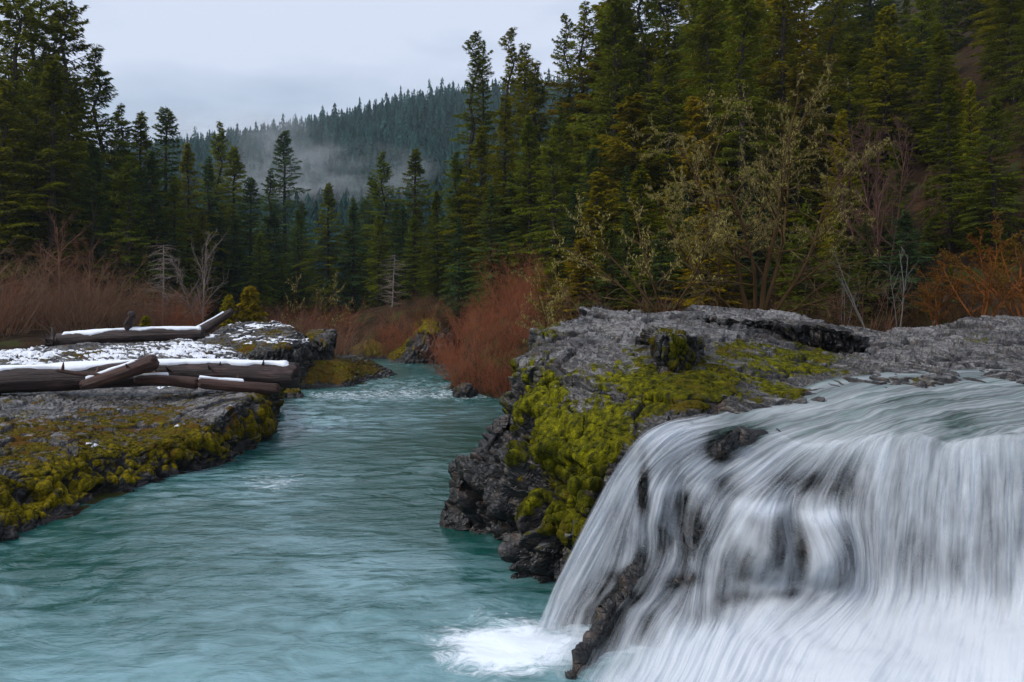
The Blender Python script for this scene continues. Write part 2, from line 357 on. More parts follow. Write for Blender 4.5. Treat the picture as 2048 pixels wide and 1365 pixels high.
def build_river():
    v = np.linspace(0, 1, 620); ys = -6 + 106 * (np.exp(v * 1.9) - 1) / (math.exp(1.9) - 1)
    xs = np.linspace(-64, 26, 520)
    X, Y = np.meshgrid(xs, ys); x = X.ravel(); y = Y.ravel()
    o = 0 * x
    wx = x + 0.9 * fbm(np.stack([x * .3, y * .3, o], -1), 2, 42); wy = y + 0.8 * fbm(np.stack([x * .25, y * .35, o + 9], -1), 2, 43)
    w1 = fbm(np.stack([wx * 0.55 + wy * .1, wy * 1.15, o], -1), 3, 41)
    w2 = fbm(np.stack([x * 1.5, y * 3.4 + x * .3, o + 2], -1), 2, 45)
    amp = 0.25 + 1.15 * sstep(-.3, .5, fbm(np.stack([x * 0.12, y * 0.12, o + 7], -1), 2, 49))
    w3 = fbm(np.stack([x * 0.35 + y * .05, y * 1.9, o + 5], -1), 2, 47)
    z = (0.17 * w1 + 0.05 * w2 + 0.06 * w3 * sstep(12, 24, y)) * amp
    iso = fbm(np.stack([wx * .8, wy * .9, o + 13], -1), 4, 57, .55)
    z = z * sstep(9, 16, y) + 0.16 * iso * sstep(17, 10, y)
    # riffles far up the river
    px, py = 1024 + F * x / np.maximum(y, 1), HOR + F * CAMZ / np.maximum(y, 1)
    rif = np.exp(-((py - 792) / 14) ** 2) * sstep(560, 640, px) * sstep(1060, 960, px) + 0.6 * np.exp(-((py - 770) / 14) ** 2) * sstep(700, 780, px) + 0.6 * np.exp(-((py - 728) / 8) ** 2)
    z += rif * (0.16 * w2 + 0.10 * np.abs(w1)) 
    foam = 0.56 * rif * sstep(30, 40, y)
    big = fbm(np.stack([wx * .16, wy * .30, o + 21], -1), 3, 91)
    # small white water along the left bank and by the rocks
    foam += 0.34 * np.exp(-(((px - 560) / 60) ** 2 + ((py - 965) / 18) ** 2)) + 0.18 * np.exp(-(((px - 260) / 200) ** 2 + ((py - 1010 - (260 - px) * .22) / 26) ** 2))
    d = fall_dist(x, y)
    painted_sheen = (0.52 * np.exp(-((px - 480) / 240) ** 2 - ((py - 960) / 110) ** 2) + 0.6 * np.exp(-((px - 760) / 230) ** 2 - ((py - 835) / 36) ** 2) + 0.5 * np.exp(-((px - 760) / 300) ** 2 - ((py - 1135) / 60) ** 2) + .25 * sstep(1130, 1260, py)) * (1 + big) - 0.5 * np.exp(-((px - 870) / 150) ** 2 - ((py - 960) / 80) ** 2)  # pale patches painted in for reflected sky, cut where trees reflect dark
    foam += 0.75 * np.exp(-((px - 1180) / 190) ** 2 - ((py - 1290) / 52) ** 2)
    foam += 0.75 * np.exp(-((px - 1000) / 105) ** 2 - ((py - 1300) / 46) ** 2) + 0.35 * np.exp(-((px - 930) / 160) ** 2 - ((py - 1305) / 70) ** 2) * (1 + 1.5 * big)
    foam += (0.34 * np.exp(-((px - 520) / 190) ** 2 - ((py - 930) / 90) ** 2) + 0.20 * np.exp(-((px - 760) / 170) ** 2 - ((py - 850) / 30) ** 2) + 0.14 * sstep(1050, 1200, py)) * (0.8 + 1.4 * big)  # aerated water, also lightening the colour as painted sky reflection
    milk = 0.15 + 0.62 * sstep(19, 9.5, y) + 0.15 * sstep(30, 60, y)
    milk = milk - 0.75 * np.exp(-((px - 860) / 170) ** 2 - ((py - 960) / 90) ** 2) + .25 * big  # the dark green dip paints in the reflection of the trees
    g = mesh_np('river', np.stack([x, y, z], -1), grid_faces(*X.shape), mat_river(), attrs={'milk': milk, 'foam': foam, 'painted_sheen': np.clip(painted_sheen, 0, 1)})
    tag(g, kind='structure')
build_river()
# ---------------------------------------------------------------- rocks
def rock_displace(g, amp=0.22, scale=1.3, seed=1, vert=1.0, flat=2.4, top=None, tilt=0.25, layer=0.17, flip=False):
    """jointed blocks on steep faces, stepped thin beds on flat ones"""
    n = gnormals(g) * (-1 if flip else 1); P = g.reshape(-1, 3); N = n.reshape(-1, 3)
    up = sstep(0.45, 0.9, N[:, 2])
    w = P + 0.30 * np.stack([fbm(P * 0.8, 3, seed + 50), fbm(P * 0.8, 3, seed + 51), fbm(P * 0.8, 3, seed + 52)], -1)
    h = w[:, 2] + tilt * w[:, 0] + 0.06 * w[:, 1] + 0.30 * fbm(P * 0.45, 3, seed + 60, .45) 
    q = np.stack([w[:, 0] + .6 * w[:, 2] * tilt, w[:, 1], h], -1)
    a1, b1, r1 = cells(q * np.array([0.55, 0.55, 0.75]) * scale, seed)
    a2, b2, r2 = cells(q * np.array([1.6, 1.6, 1.25]) * scale, seed + 5)
    a3, b3, r3 = cells(q * np.array([3.2, 3.2, 9.0]) * scale, seed + 9)
    a4, b4, r4 = cells(np.stack([w[:, 0] * 1.9, w[:, 1] * 1.9, w[:, 2] * 0.42], -1) * scale, seed + 21)
    a5, b5, r5 = cells(np.stack([w[:, 0] * .95, w[:, 1] * .95, h * 0.5], -1) * scale, seed + 27)
    c5 = sstep(0.0, 0.22, b5 - a5) - 1
    lid = np.floor(h / layer); lf = h / layer - lid
    rl = rnd3(lid.astype(np.int64), (r1 * 50).astype(np.int64), np.zeros(len(P), np.int64), seed + 31)
    c1 = sstep(0.0, 0.10, b1 - a1) - 1; c2 = sstep(0.0, 0.12, b2 - a2) - 1; c4 = sstep(0.0, 0.30, b4 - a4) - 1
    rough = fbm(P * 1.1 * scale, 5, seed + 3, 0.5)
    steep = (r1 - .5) * 1.5 + (r2 - .5) * 0.65 + (r3 - .5) * 0.05 + vert * ((r4 - .5) * 1.25 + .85 * c4) + (rl - .5) * 0.14 + .35 * c1 + .12 * c2 + 0.7 * rough
    flat_ = (r1 - .5) * 0.75 + (r2 - .5) * 0.10 + 0.10 * rough + 0.25 * c1
    steep = steep + vert * ((r5 - .5) * 1.5 + .7 * c5)
    d = amp * (steep * (1 - up) + flat_ * up)
    out = P + N * d[:, None]
    soft = amp * (1 - up) * ((r1 - .5) * 1.2 + vert * ((r4 - .5) * 1.3 + (r5 - .5) * 2.0 + .8 * c4 + .9 * c5) + .9 * rough) + amp * up * ((r1 - .5) * .6 + .25 * rough)
    rock_displace.soft = P + N * soft[:, None]
    stair = (lid + sstep(0.90, 1.0, lf)) * layer - h + layer * .4
    out[:, 2] += stair * up * 0.95
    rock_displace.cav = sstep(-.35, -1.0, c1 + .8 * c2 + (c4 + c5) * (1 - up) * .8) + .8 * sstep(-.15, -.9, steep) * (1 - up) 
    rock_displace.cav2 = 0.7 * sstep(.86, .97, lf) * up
    rock_displace.tone = (r1 - .5) * .25 + (r2 - .5) * .35 + (rl - .5) * .3
    return out.reshape(g.shape)
def drape(P, N, m, seed, k=0.05):
    """moss hangs in upright folds and cushions"""
    f = fbm(P * np.array([2.0, 2.0, 0.5]), 4, seed + 90); f = 1 - np.abs(f) * 2.6
    c = fbm(P * np.array([6., 6., 2.]), 3, seed + 93)
    return P + N * (k * sstep(.3, .8, m) * (0.8 * f + 0.4 + 0.05 * c))[:, None]
def blobs(px, py, L):
    r = np.zeros_like(px)
    for cx, cy, rx, ry, a in L: r += a * np.exp(-((px - cx) / rx) ** 2 - ((py - cy) / ry) ** 2)
    return r
def rock_attrs(g, g0, moss, snow=None, pale=None, seed=1, moss_base=0.0, snow_base=0.0, pale_base=0.5):
    n = gnormals(g).reshape(-1, 3); P = g.reshape(-1, 3); px, py = proj(g0.reshape(-1, 3))
    up = n[:, 2]
    m = moss_base + 1.0 * blobs(px, py, moss) + 0.7 * fbm(P * 0.9, 4, seed + 70, 0.6) + 0.75 * fbm(P * np.array([2.6, 2.6, .7]), 4, seed + 74, .6) - 0.04
    s = snow_base + (blobs(px, py, snow) if snow else 0) + 0.8 * (up - 0.8) + 0.75 * fbm(P * np.array([0.9, 1.6, 1.2]), 3, seed + 80, 0.45)
    cav = getattr(rock_displace, 'cav', 0.0)
    m = m - 0.42 * cav
    if not snow and snow_base == 0: s = s * 0 - 1
    pl = pale_base + (blobs(px, py, pale) if pale else 0) + 0.55 * (up - 0.62) - 0.4 * (cav + getattr(rock_displace, 'cav2', 0.0))  # paints sky light on flat tops, shade on risers and in clefts
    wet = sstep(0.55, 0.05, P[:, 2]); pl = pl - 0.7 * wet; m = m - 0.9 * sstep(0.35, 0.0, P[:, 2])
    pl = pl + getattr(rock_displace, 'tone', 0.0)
    return np.clip(m, 0, 1), np.clip(s, 0, 1), np.clip(pl, -0.3, 1.2)
def build_rock(name, ctrl, nu, nv, mat, label, moss, snow=None, pale=None, seed=1, cat='rock', group=None, flip=False, disp={}, lush=(), **ak):
    g0 = dense(np.array([[PX(*c) for c in row] for row in ctrl]), nu, nv)
    if flip: g0 = g0[:, ::-1]
    g = rock_displace(g0, seed=seed, **disp)
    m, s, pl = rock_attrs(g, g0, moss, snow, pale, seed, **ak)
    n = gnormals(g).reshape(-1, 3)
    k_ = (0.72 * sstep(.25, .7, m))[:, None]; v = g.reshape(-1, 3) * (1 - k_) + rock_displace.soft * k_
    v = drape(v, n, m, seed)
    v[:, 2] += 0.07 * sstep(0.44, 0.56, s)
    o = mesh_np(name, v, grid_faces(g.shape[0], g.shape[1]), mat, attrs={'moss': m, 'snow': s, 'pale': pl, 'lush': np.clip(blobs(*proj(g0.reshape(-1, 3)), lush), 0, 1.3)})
    tag(o, label, cat, group); return o

# -- right promontory (columns run from its hidden back round to the right, rows from under water to the top)
C = []
C.append([(1180, 930, 33), (1160, 850, 33), (1150, 780, 33), (1140, 735, 33), (1150, 700, 33.5), (1170, 670, 34), (1200, 650, 35), (1230, 640, 36), (1240, 700, 37)])
C.append([(960, 1120, 21.4), (925, 1035, 21.5), (922, 965, 21.8), (975, 885, 22.2), (1022, 815, 22.8), (1048, 755, 23.5), (1068, 700, 24.5), (1102, 655, 26.5), (1180, 632, 30)])
C.append([(925, 1130, 20.2), (916, 1060, 20.3), (930, 975, 20.5), (990, 893, 20.9), (1035, 830, 21.3), (1065, 770, 21.9), (1092, 712, 22.8), (1140, 662, 25), (1225, 632, 29.5)])
C.append([(960, 1150, 19.2), (955, 1085, 19.3), (975, 990, 19.5), (1020, 910, 19.8), (1058, 840, 20.2), (1098, 780, 20.8), (1135, 722, 21.8), (1195, 665, 24.3), (1280, 630, 29)])
C.append([(1035, 1200, 17.6), (1030, 1130, 17.7), (1035, 1030, 17.9), (1055, 940, 18.2), (1095, 860, 18.7), (1145, 785, 19.5), (1190, 730, 20.7), (1260, 672, 23.8), (1345, 628, 29)])
C.append([(1090, 1240, 16.4), (1085, 1160, 16.5), (1090, 1060, 16.8), (1120, 960, 17.2), (1165, 870, 17.8), (1215, 795, 18.7), (1260, 735, 20.2), (1330, 675, 23.6), (1405, 628, 28.8)])
C.append([(1160, 1240, 15.9), (1160, 1150, 16), (1170, 1060, 16.1), (1195, 965, 16.4), (1235, 880, 17.0), (1285, 805, 18.1), (1330, 742, 19.8), (1395, 680, 23.4), (1460, 630, 28.6)])
C.append([(1240, 1200, 16), (1240, 1110, 16), (1250, 1030, 16), (1275, 945, 16.2), (1312, 870, 16.6), (1360, 800, 17.6), (1405, 742, 19.6), (1455, 684, 23.4), (1510, 632, 28.6)])
C.append([(1360, 1200, 16.6), (1360, 1110, 16.6), (1370, 1020, 16.6), (1390, 930, 16.6), (1415, 850, 17), (1450, 790, 18), (1485, 742, 20), (1520, 690, 24), (1570, 640, 29)])
C.append([(1500, 1180, 17), (1500, 1080, 17), (1500, 990, 17), (1505, 900, 17), (1520, 828, 17.4), (1550, 780, 18.8), (1580, 740, 21.2), (1610, 700, 25), (1660, 655, 30)])
C.append([(1640, 1150, 18), (1640, 1050, 18), (1640, 950, 18), (1645, 860, 18), (1660, 790, 18.4), (1690, 762, 19.6), (1710, 735, 21.8), (1735, 706, 25.5), (1765, 668, 30)])
C.append([(1780, 1100, 18.6), (1780, 1000, 18.6), (1780, 900, 18.6), (1785, 820, 18.6), (1800, 775, 18.8), (1820, 754, 20), (1835, 728, 22), (1850, 700, 26), (1865, 656, 31)])
C.append([(1920, 1100, 19), (1920, 1000, 19), (1920, 900, 19), (1925, 810, 19), (1935, 765, 19.4), (1945, 750, 20.6), (1955, 722, 22.8), (1960, 690, 26.6), (1965, 640, 32)])
C.append([(2120, 1100, 20), (2120, 1000, 20), (2120, 900, 20), (2120, 800, 20), (2120, 760, 20.4), (2120, 745, 21.6), (2120, 715, 24), (2120, 680, 28), (2110, 642, 33)])
C.append([(2420, 1100, 22), (2420, 1000, 22), (2420, 900, 22), (2420, 800, 22), (2420, 755, 22.4), (2420, 738, 23.6), (2420, 712, 26), (2420, 680, 30), (2420, 640, 35)])
for col in C:      # drop off behind the crest
    a = col[-1]; b = (a[0] + 8, a[1] + 26, a[2] + 3.5); c = (a[0] + 10, a[1] + 190, a[2] + 5)
    col += [b, c]
ctrl = [[C[j][i] for j in range(len(C))] for i in range(len(C[0]))]
MOSS_R = [(1100, 760, 60, 60, .55), (1060, 860, 45, 110, .55), (1150, 900, 90, 90, .6), (1100, 1000, 80, 140, .9), (1230, 780, 80, 60, .38), (1180, 800, 60, 60, .1),
          (1290, 760, 50, 60, .45), (1340, 680, 50, 25, .5), (1350, 790, 60, 40, .45), (1200, 860, 110, 60, .35), (1225, 880, 50, 60, .35), (1170, 980, 50, 70, .45), (1120, 1060, 40, 60, .3), (1620, 710, 80, 40, .28), (1560, 780, 60, 25, .3), (1420, 790, 60, 35, .38), (1260, 700, 60, 20, .15), (1100, 665, 40, 22, .6),
          (1580, 790, 60, 16, .35), (1540, 735, 110, 34, .36), (1430, 790, 100, 36, .42), (1480, 695, 70, 16, .35), (1640, 715, 90, 24, .25), (1400, 740, 60, 40, .3), (1250, 640, 60, 8, .2), (1230, 690, 60, 10, .2), (1290, 800, 30, 60, .3), (1700, 750, 50, 10, .4), (1960, 685, 50, 14, .5), (1470, 710, 110, 30, .22), (1900, 655, 80, 10, .25),
          (950, 1000, 50, 150, -.9), (1000, 1110, 60, 60, -.9), (960, 900, 40, 60, -.5), (1150, 690, 60, 25, -.35), (1300, 640, 120, 16, -.45), (1850, 700, 120, 25, -.25), (1160, 790, 30, 22, -.45), (1060, 1130, 40, 40, -.5)]
PALE_R = [(1250, 655, 180, 40, .32), (1190, 715, 110, 35, .32), (1160, 790, 50, 30, .5), (1500, 690, 200, 50, .05), (1750, 700, 160, 60, .25), (1950, 690, 160, 60, .28), (960, 1020, 70, 170, -.65), (1310, 740, 25, 60, -.3)]
build_rock('rock_outcrop', ctrl, 560, 760, ROCK, 'large rock promontory between river and waterfall, left face draped in moss, top bare grey ledges',
           MOSS_R, lush=[(1150, 880, 120, 130, .9), (1080, 780, 60, 60, .9), (1560, 750, 120, 50, .8), (1960, 690, 60, 20, .6), (1100, 650, 40, 20, .3), (1260, 760, 80, 60, .6)], pale=PALE_R, seed=3, cat='rock outcrop', disp=dict(amp=0.40, scale=1.0, tilt=0.2, layer=.16), moss_base=0.10)

# -- slab ledge lying on the promontory
def slab(name, outline, thick, back, mat, label, seed, moss, pale=None, nu=150, nv=420, drop=0.0, cat='rock ledge', **kw):
    """outline: list of (px, py_top, py_bottom, Y) left to right along the front edge; the top runs back with its own slope"""
    cols = []
    for (px, pt, pb, Y) in outline:
        x0 = (px - 1024) / F * Y; zt = CAMZ + (HOR - pt) / F * Y; zb = CAMZ + (HOR - pb) / F * Y
        cols.append([(x0, Y + .9, zb - .4), (x0, Y + .25, zb), (x0, Y + .08, zb + (zt - zb) * .5), (x0, Y, zt - .05), (x0 + .05, Y + .35, zt + .03), (x0 + .2, Y + back * .5, zt + drop * .5), (x0 + .4, Y + back, zt + drop), (x0 + .4, Y + back + .5, zb - .4)])
    g0 = dense(np.array([[c[i] for c in cols] for i in range(8)]), nu, nv)
    g = rock_displace(g0, seed=seed, **kw)
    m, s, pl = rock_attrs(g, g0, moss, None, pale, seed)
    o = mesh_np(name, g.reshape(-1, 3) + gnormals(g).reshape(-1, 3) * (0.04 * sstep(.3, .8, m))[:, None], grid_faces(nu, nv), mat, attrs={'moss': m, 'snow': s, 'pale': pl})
    return tag(o, label, cat)
slab('rock_ledge', [(1398, 648, 660, 27), (1410, 636, 668, 26.4), (1450, 638, 672, 26), (1520, 643, 676, 25.8), (1590, 648, 682, 25.6), (1640, 654, 690, 25.4), (1690, 664, 696, 25.2), (1722, 676, 698, 25.2), (1738, 692, 700, 25.4)],
     0.6, 4.2, ROCK, 'long raised slab of dark cracked rock with mossy pale top, on the promontory crest', 21,
     [(1450, 640, 60, 12, .35), (1560, 660, 90, 20, .2), (1660, 660, 60, 16, .3)], [(1560, 632, 160, 14, .6), (1560, 672, 200, 16, -.5)], drop=0.26, amp=0.16, scale=1.5)
slab('rock_block', [(1306, 690, 800, 20.0), (1314, 676, 812, 19.4), (1340, 672, 800, 19.2), (1370, 672, 780, 19.3), (1396, 680, 760, 19.8), (1412, 694, 750, 20.4)],
     0.6, 3.6, ROCK, 'squat mossy rock block with a dark vertical edge, standing midway up the promontory', 25,
     [(1350, 695, 60, 80, .9)], [(1350, 672, 50, 12, .5)], nu=140, nv=160, drop=-.1, amp=0.13, scale=1.6)

# -- left bank
L = []
L.append([(-420, 1240, 15.5), (-400, 1190, 15.6), (-390, 1060, 16.3), (-360, 950, 18), (-300, 880, 21.5), (-250, 825, 27), (-210, 780, 34), (-180, 745, 43), (-150, 740, 50)])
L.append([(-60, 1140, 18.6), (-40, 1085, 18.9), (-60, 1000, 19.6), (-60, 940, 20.6), (-50, 885, 23), (-40, 835, 27), (-30, 790, 33), (-20, 750, 42), (-10, 742, 50)])
L.append([(70, 1110, 20.2), (70, 1062, 20.4), (40, 1000, 20.8), (50, 950, 21.6), (70, 893, 23.8), (80, 842, 27.4), (90, 792, 33.2), (100, 750, 42), (110, 742, 50)])
L.append([(120, 1085, 21.0), (112, 1046, 21.1), (120, 1000, 22.0), (130, 945, 22.6), (150, 892, 24.4), (160, 845, 28), (170, 795, 33.6), (180, 750, 42), (190, 742, 50)])
L.append([(200, 1030, 23.2), (200, 1000, 23.3), (200, 950, 23.9), (200, 905, 24.7), (212, 868, 26.6), (225, 828, 30), (240, 790, 34.4), (260, 750, 43), (270, 742, 51)])
L.append([(300, 1000, 25.2), (300, 970, 25.3), (300, 925, 25.8), (300, 885, 26.6), (312, 852, 28.6), (325, 820, 31.5), (335, 788, 35.2), (345, 752, 43), (350, 744, 51)])
L.append([(400, 970, 27.0), (400, 944, 27.1), (402, 895, 27.5), (405, 845, 28.4), (412, 818, 30.4), (420, 798, 33), (425, 780, 36.6), (430, 756, 43), (430, 746, 51)])
L.append([(470, 945, 28.8), (470, 921, 28.9), (470, 868, 29.3), (470, 815, 30), (476, 797, 31.8), (482, 786, 34), (487, 775, 37), (490, 757, 43), (490, 748, 51)])
L.append([(520, 912, 31.7), (520, 890, 31.8), (520, 845, 32.2), (521, 804, 33), (524, 788, 34.4), (528, 779, 36), (531, 771, 38.6), (533, 760, 43), (533, 750, 50)])
L.append([(548, 880, 35.2), (549, 860, 35.3), (548, 828, 35.7), (547, 797, 36.2), (545, 784, 37), (544, 777, 38.2), (542, 771, 40), (540, 762, 43), (538, 755, 49)])
L.append([(535, 870, 42), (538, 830, 42), (540, 810, 42), (541, 795, 42.5), (541, 786, 43), (540, 781, 43.5), (538, 776, 44.4), (536, 768, 46), (530, 766, 48)])
L.append([(470, 860, 46), (470, 840, 46), (470, 830, 46), (470, 822, 46), (470, 815, 46.2), (470, 810, 46.5), (470, 805, 47), (470, 800, 47.5), (470, 800, 48)])
ctrl = [[L[j][i] for j in range(len(L))] for i in range(len(L[0]))]
build_rock('rock_bank', ctrl, 380, 620, ROCK_FAR, 'flat layered rock bank on the left shore with yellow moss hanging down to the water',
           [(60, 1010, 90, 70, .6), (160, 980, 90, 60, .6), (260, 940, 80, 40, .5), (60, 900, 120, 40, .25), (230, 890, 60, 30, .2), (200, 855, 320, 30, .26), (430, 900, 100, 50, .5), (520, 830, 40, 50, .5), (370, 880, 80, 40, .3), (300, 830, 160, 20, .1), (120, 800, 200, 18, -.08), (300, 785, 200, 10, -.05), (420, 830, 26, 26, -.4)],
           snow=[(150, 790, 260, 14, .04), (330, 776, 80, 8, .2), (60, 876, 50, 6, .15)], pale=[(150, 800, 260, 30, .08), (430, 830, 40, 40, .35), (60, 860, 120, 20, .2), (200, 960, 260, 60, -.3)], seed=8, cat='rock bank', lush=[(60, 1020, 90, 60, 1.2), (170, 975, 90, 50, 1.3), (250, 925, 80, 30, 1.1), (440, 900, 80, 40, .9), (520, 830, 30, 50, .6)],
           snow_base=-0.02, moss_base=0.36, disp=dict(amp=0.26, scale=1.2, tilt=-0.1, layer=.10))

# -- snowy mound behind the big log
M = [[(-120, 790, 44), (-100, 740, 45), (-60, 716, 47), (-20, 708, 50), (30, 704, 54), (60, 716, 60)],
     [(40, 790, 43), (40, 742, 44), (50, 718, 46.5), (70, 702, 49.5), (100, 694, 53), (120, 705, 60)],
     [(150, 790, 43), (150, 742, 44), (155, 716, 46.5), (160, 696, 49.5), (170, 688, 53), (190, 700, 60)],
     [(240, 790, 43), (240, 740, 44), (240, 714, 46.5), (245, 696, 49.5), (250, 689, 53), (260, 700, 60)],
     [(330, 790, 43), (330, 736, 44), (330, 706, 46.5), (335, 690, 49), (340, 684, 53), (340, 700, 60)],
     [(410, 790, 43), (412, 738, 44), (415, 712, 46.5), (415, 696, 49), (415, 688, 53), (415, 700, 60)],
     [(480, 790, 44), (480, 745, 45), (480, 724, 47), (478, 708, 49.5), (476, 700, 53), (470, 705, 60)],
     [(530, 790, 46), (530, 770, 47), (528, 752, 48), (520, 740, 50), (510, 720, 53), (500, 715, 60)]]
ctrl = [[M[j][i] for j in range(len(M))] for i in range(6)]
build_rock('rock_mound', ctrl, 180, 480, ROCK_FAR, 'low rounded rock mound patched with snow between the two long logs on the left',
           [(170, 712, 50, 12, .7), (400, 700, 60, 16, .5), (60, 730, 60, 14, .5), (300, 700, 80, 14, .2)], snow=[(60, 712, 90, 16, .5), (230, 714, 50, 20, .45), (360, 702, 80, 16, .5), (450, 722, 50, 14, .3), (180, 694, 80, 8, -.2)],
           pale=[(330, 715, 120, 30, .3)], seed=12, snow_base=0.16, moss_base=0.15, disp=dict(amp=0.22, scale=1.0))
# -- outcrop with dark front, right of the upper log
O = [[(385, 760, 50), (385, 715, 50.5), (390, 690, 52), (400, 680, 54), (420, 672, 57), (430, 690, 63)],
     [(440, 770, 49.5), (440, 712, 50.2), (442, 688, 52), (446, 668, 54.5), (455, 654, 58), (460, 680, 64)],
     [(500, 790, 49), (500, 735, 49.4), (502, 694, 50.6), (506, 668, 53.5), (510, 646, 57), (515, 676, 63)],
     [(560, 790, 49.5), (560, 740, 49.8), (560, 692, 50.4), (560, 672, 53.5), (556, 648, 57), (556, 676, 62)],
     [(600, 790, 50.5), (602, 745, 50.8), (602, 694, 51.2), (600, 678, 53.5), (592, 662, 56), (590, 690, 61)],
     [(616, 790, 53), (617, 750, 53.4), (617, 702, 53.8), (615, 688, 55), (608, 680, 57), (600, 700, 60)],
     [(600, 790, 57), (600, 760, 57), (600, 730, 57.4), (600, 712, 58), (596, 706, 59), (590, 710, 61)]]
ctrl = [[O[j][i] for j in range(len(O))] for i in range(6)]
build_rock('rock_outcrop', ctrl, 240, 300, ROCK_FAR, 'snow-capped rock outcrop with a dark upright front face beside the tip of the big log',
           [(470, 700, 70, 30, .6), (560, 690, 60, 12, .4), (500, 740, 70, 30, .3), (570, 660, 50, 14, .5)], snow=[(520, 652, 60, 12, .42), (470, 675, 60, 12, .25), (570, 684, 50, 8, .45)], pale=[(590, 730, 40, 40, -.3)],
           seed=15, cat='rock outcrop', snow_base=0.06, moss_base=0.12, disp=dict(amp=0.22, scale=1.1, tilt=0))
O = [[(600, 770, 57), (604, 720, 57), (606, 680, 57.6), (612, 668, 59), (620, 664, 62), (620, 690, 66)],
     [(628, 775, 55.5), (628, 722, 55.6), (628, 682, 56), (630, 668, 58), (636, 660, 61), (636, 690, 66)],
     [(655, 775, 55.2), (655, 724, 55.4), (655, 684, 55.7), (655, 668, 58), (656, 660, 60.5), (656, 690, 65)],
     [(668, 770, 56.5), (670, 730, 56.8), (670, 690, 57.2), (669, 674, 58.5), (666, 666, 60), (664, 690, 64)],
     [(660, 770, 61), (660, 740, 61), (660, 712, 61), (658, 702, 61.5), (654, 700, 62), (650, 710, 64)]]
ctrl = [[O[j][i] for j in range(len(O))] for i in range(6)]
build_rock('rock_pillar', ctrl, 160, 130, ROCK_FAR, 'squarish rock pillar with fluted dark sides and mossy top, just right of the snow-capped outcrop',
           [(625, 675, 30, 16, .6), (612, 720, 18, 50, .6)], snow=[(655, 664, 16, 4, .5)], pale=[(655, 700, 20, 40, -.3)], seed=17, snow_base=-0.3, moss_base=0.2, disp=dict(amp=0.2, scale=1.2, tilt=0))
O = [[(560, 800, 49), (562, 772, 49.4), (575, 750, 51), (590, 735, 54), (600, 730, 57), (600, 740, 60)],
     [(620, 800, 50.5), (622, 772, 51), (625, 748, 52.4), (628, 728, 54.5), (632, 722, 57), (632, 740, 61)],
     [(690, 800, 51), (692, 774, 51.6), (690, 752, 53), (688, 728, 55.5), (688, 712, 58.5), (690, 730, 63)],
     [(730, 790, 53), (728, 764, 54.5), (728, 744, 56.4), (728, 726, 59), (728, 718, 61), (728, 730, 64)],
     [(775, 775, 57), (772, 756, 58), (768, 744, 59.4), (764, 736, 61), (762, 733, 62.5), (762, 740, 64)],
     [(815, 770, 60), (812, 757, 60.2), (800, 752, 61), (795, 749, 62), (792, 748, 63), (790, 752, 64)]]
ctrl = [[O[j][i] for j in range(len(O))] for i in range(6)]
build_rock('rock_spit', ctrl, 150, 330, ROCK_FAR, 'low mossy spit of rock reaching from the left shore into the river bend',
           [(640, 745, 80, 30, .8), (700, 735, 70, 20, .6)], pale=[(700, 770, 40, 8, .5), (780, 755, 40, 8, .4)], seed=19, moss_base=0.25, disp=dict(amp=0.2, scale=1.2, tilt=0))
# -- rocks at the bend
O = [[(770, 745, 70), (772, 724, 71), (780, 705, 73), (800, 688, 76), (810, 680, 80), (812, 700, 86)],
     [(800, 750, 69), (802, 728, 69.5), (808, 700, 71), (822, 672, 74), (835, 655, 79), (838, 690, 86)],
     [(835, 750, 68.5), (836, 728, 69), (838, 686, 69.6), (842, 656, 71), (850, 638, 76), (852, 680, 84)],
     [(870, 750, 68), (872, 728, 68.6), (873, 684, 69), (874, 660, 70), (876, 640, 75), (878, 680, 84)],
     [(910, 750, 68), (910, 726, 69), (908, 690, 70), (905, 668, 72), (905, 660, 76), (905, 690, 84)]]
ctrl = [[O[j][i] for j in range(len(O))] for i in range(6)]
build_rock('riverside_cliff', ctrl, 150, 190, ROCK_FAR, 'small cliff capped in orange-yellow moss above the far bend of the river',
           [(850, 652, 44, 30, 1.0), (795, 700, 40, 34, .9)], pale=[(850, 700, 40, 20, .35)], seed=27, lush=[(840, 670, 80, 50, .7)], cat='cliff', moss_base=0.12, disp=dict(amp=0.3, scale=0.8, tilt=0))
O = [[(690, 735, 76), (694, 716, 77), (700, 700, 79), (712, 690, 83), (720, 688, 90)],
     [(735, 735, 74), (738, 716, 75), (742, 684, 78), (748, 662, 83), (750, 680, 90)],
     [(790, 735, 74), (790, 716, 75), (790, 690, 78), (785, 668, 83), (785, 680, 90)]]
ctrl = [[O[j][i] for j in range(len(O))] for i in range(5)]
build_rock('boulder', ctrl, 110, 120, ROCK_FAR, 'orange mossy boulder on the far bank left of the small cliff',
           [(740, 690, 60, 40, .9)], lush=[(740, 690, 60, 40, .6)], seed=29, moss_base=0.3, disp=dict(amp=0.3, scale=0.8, tilt=0))
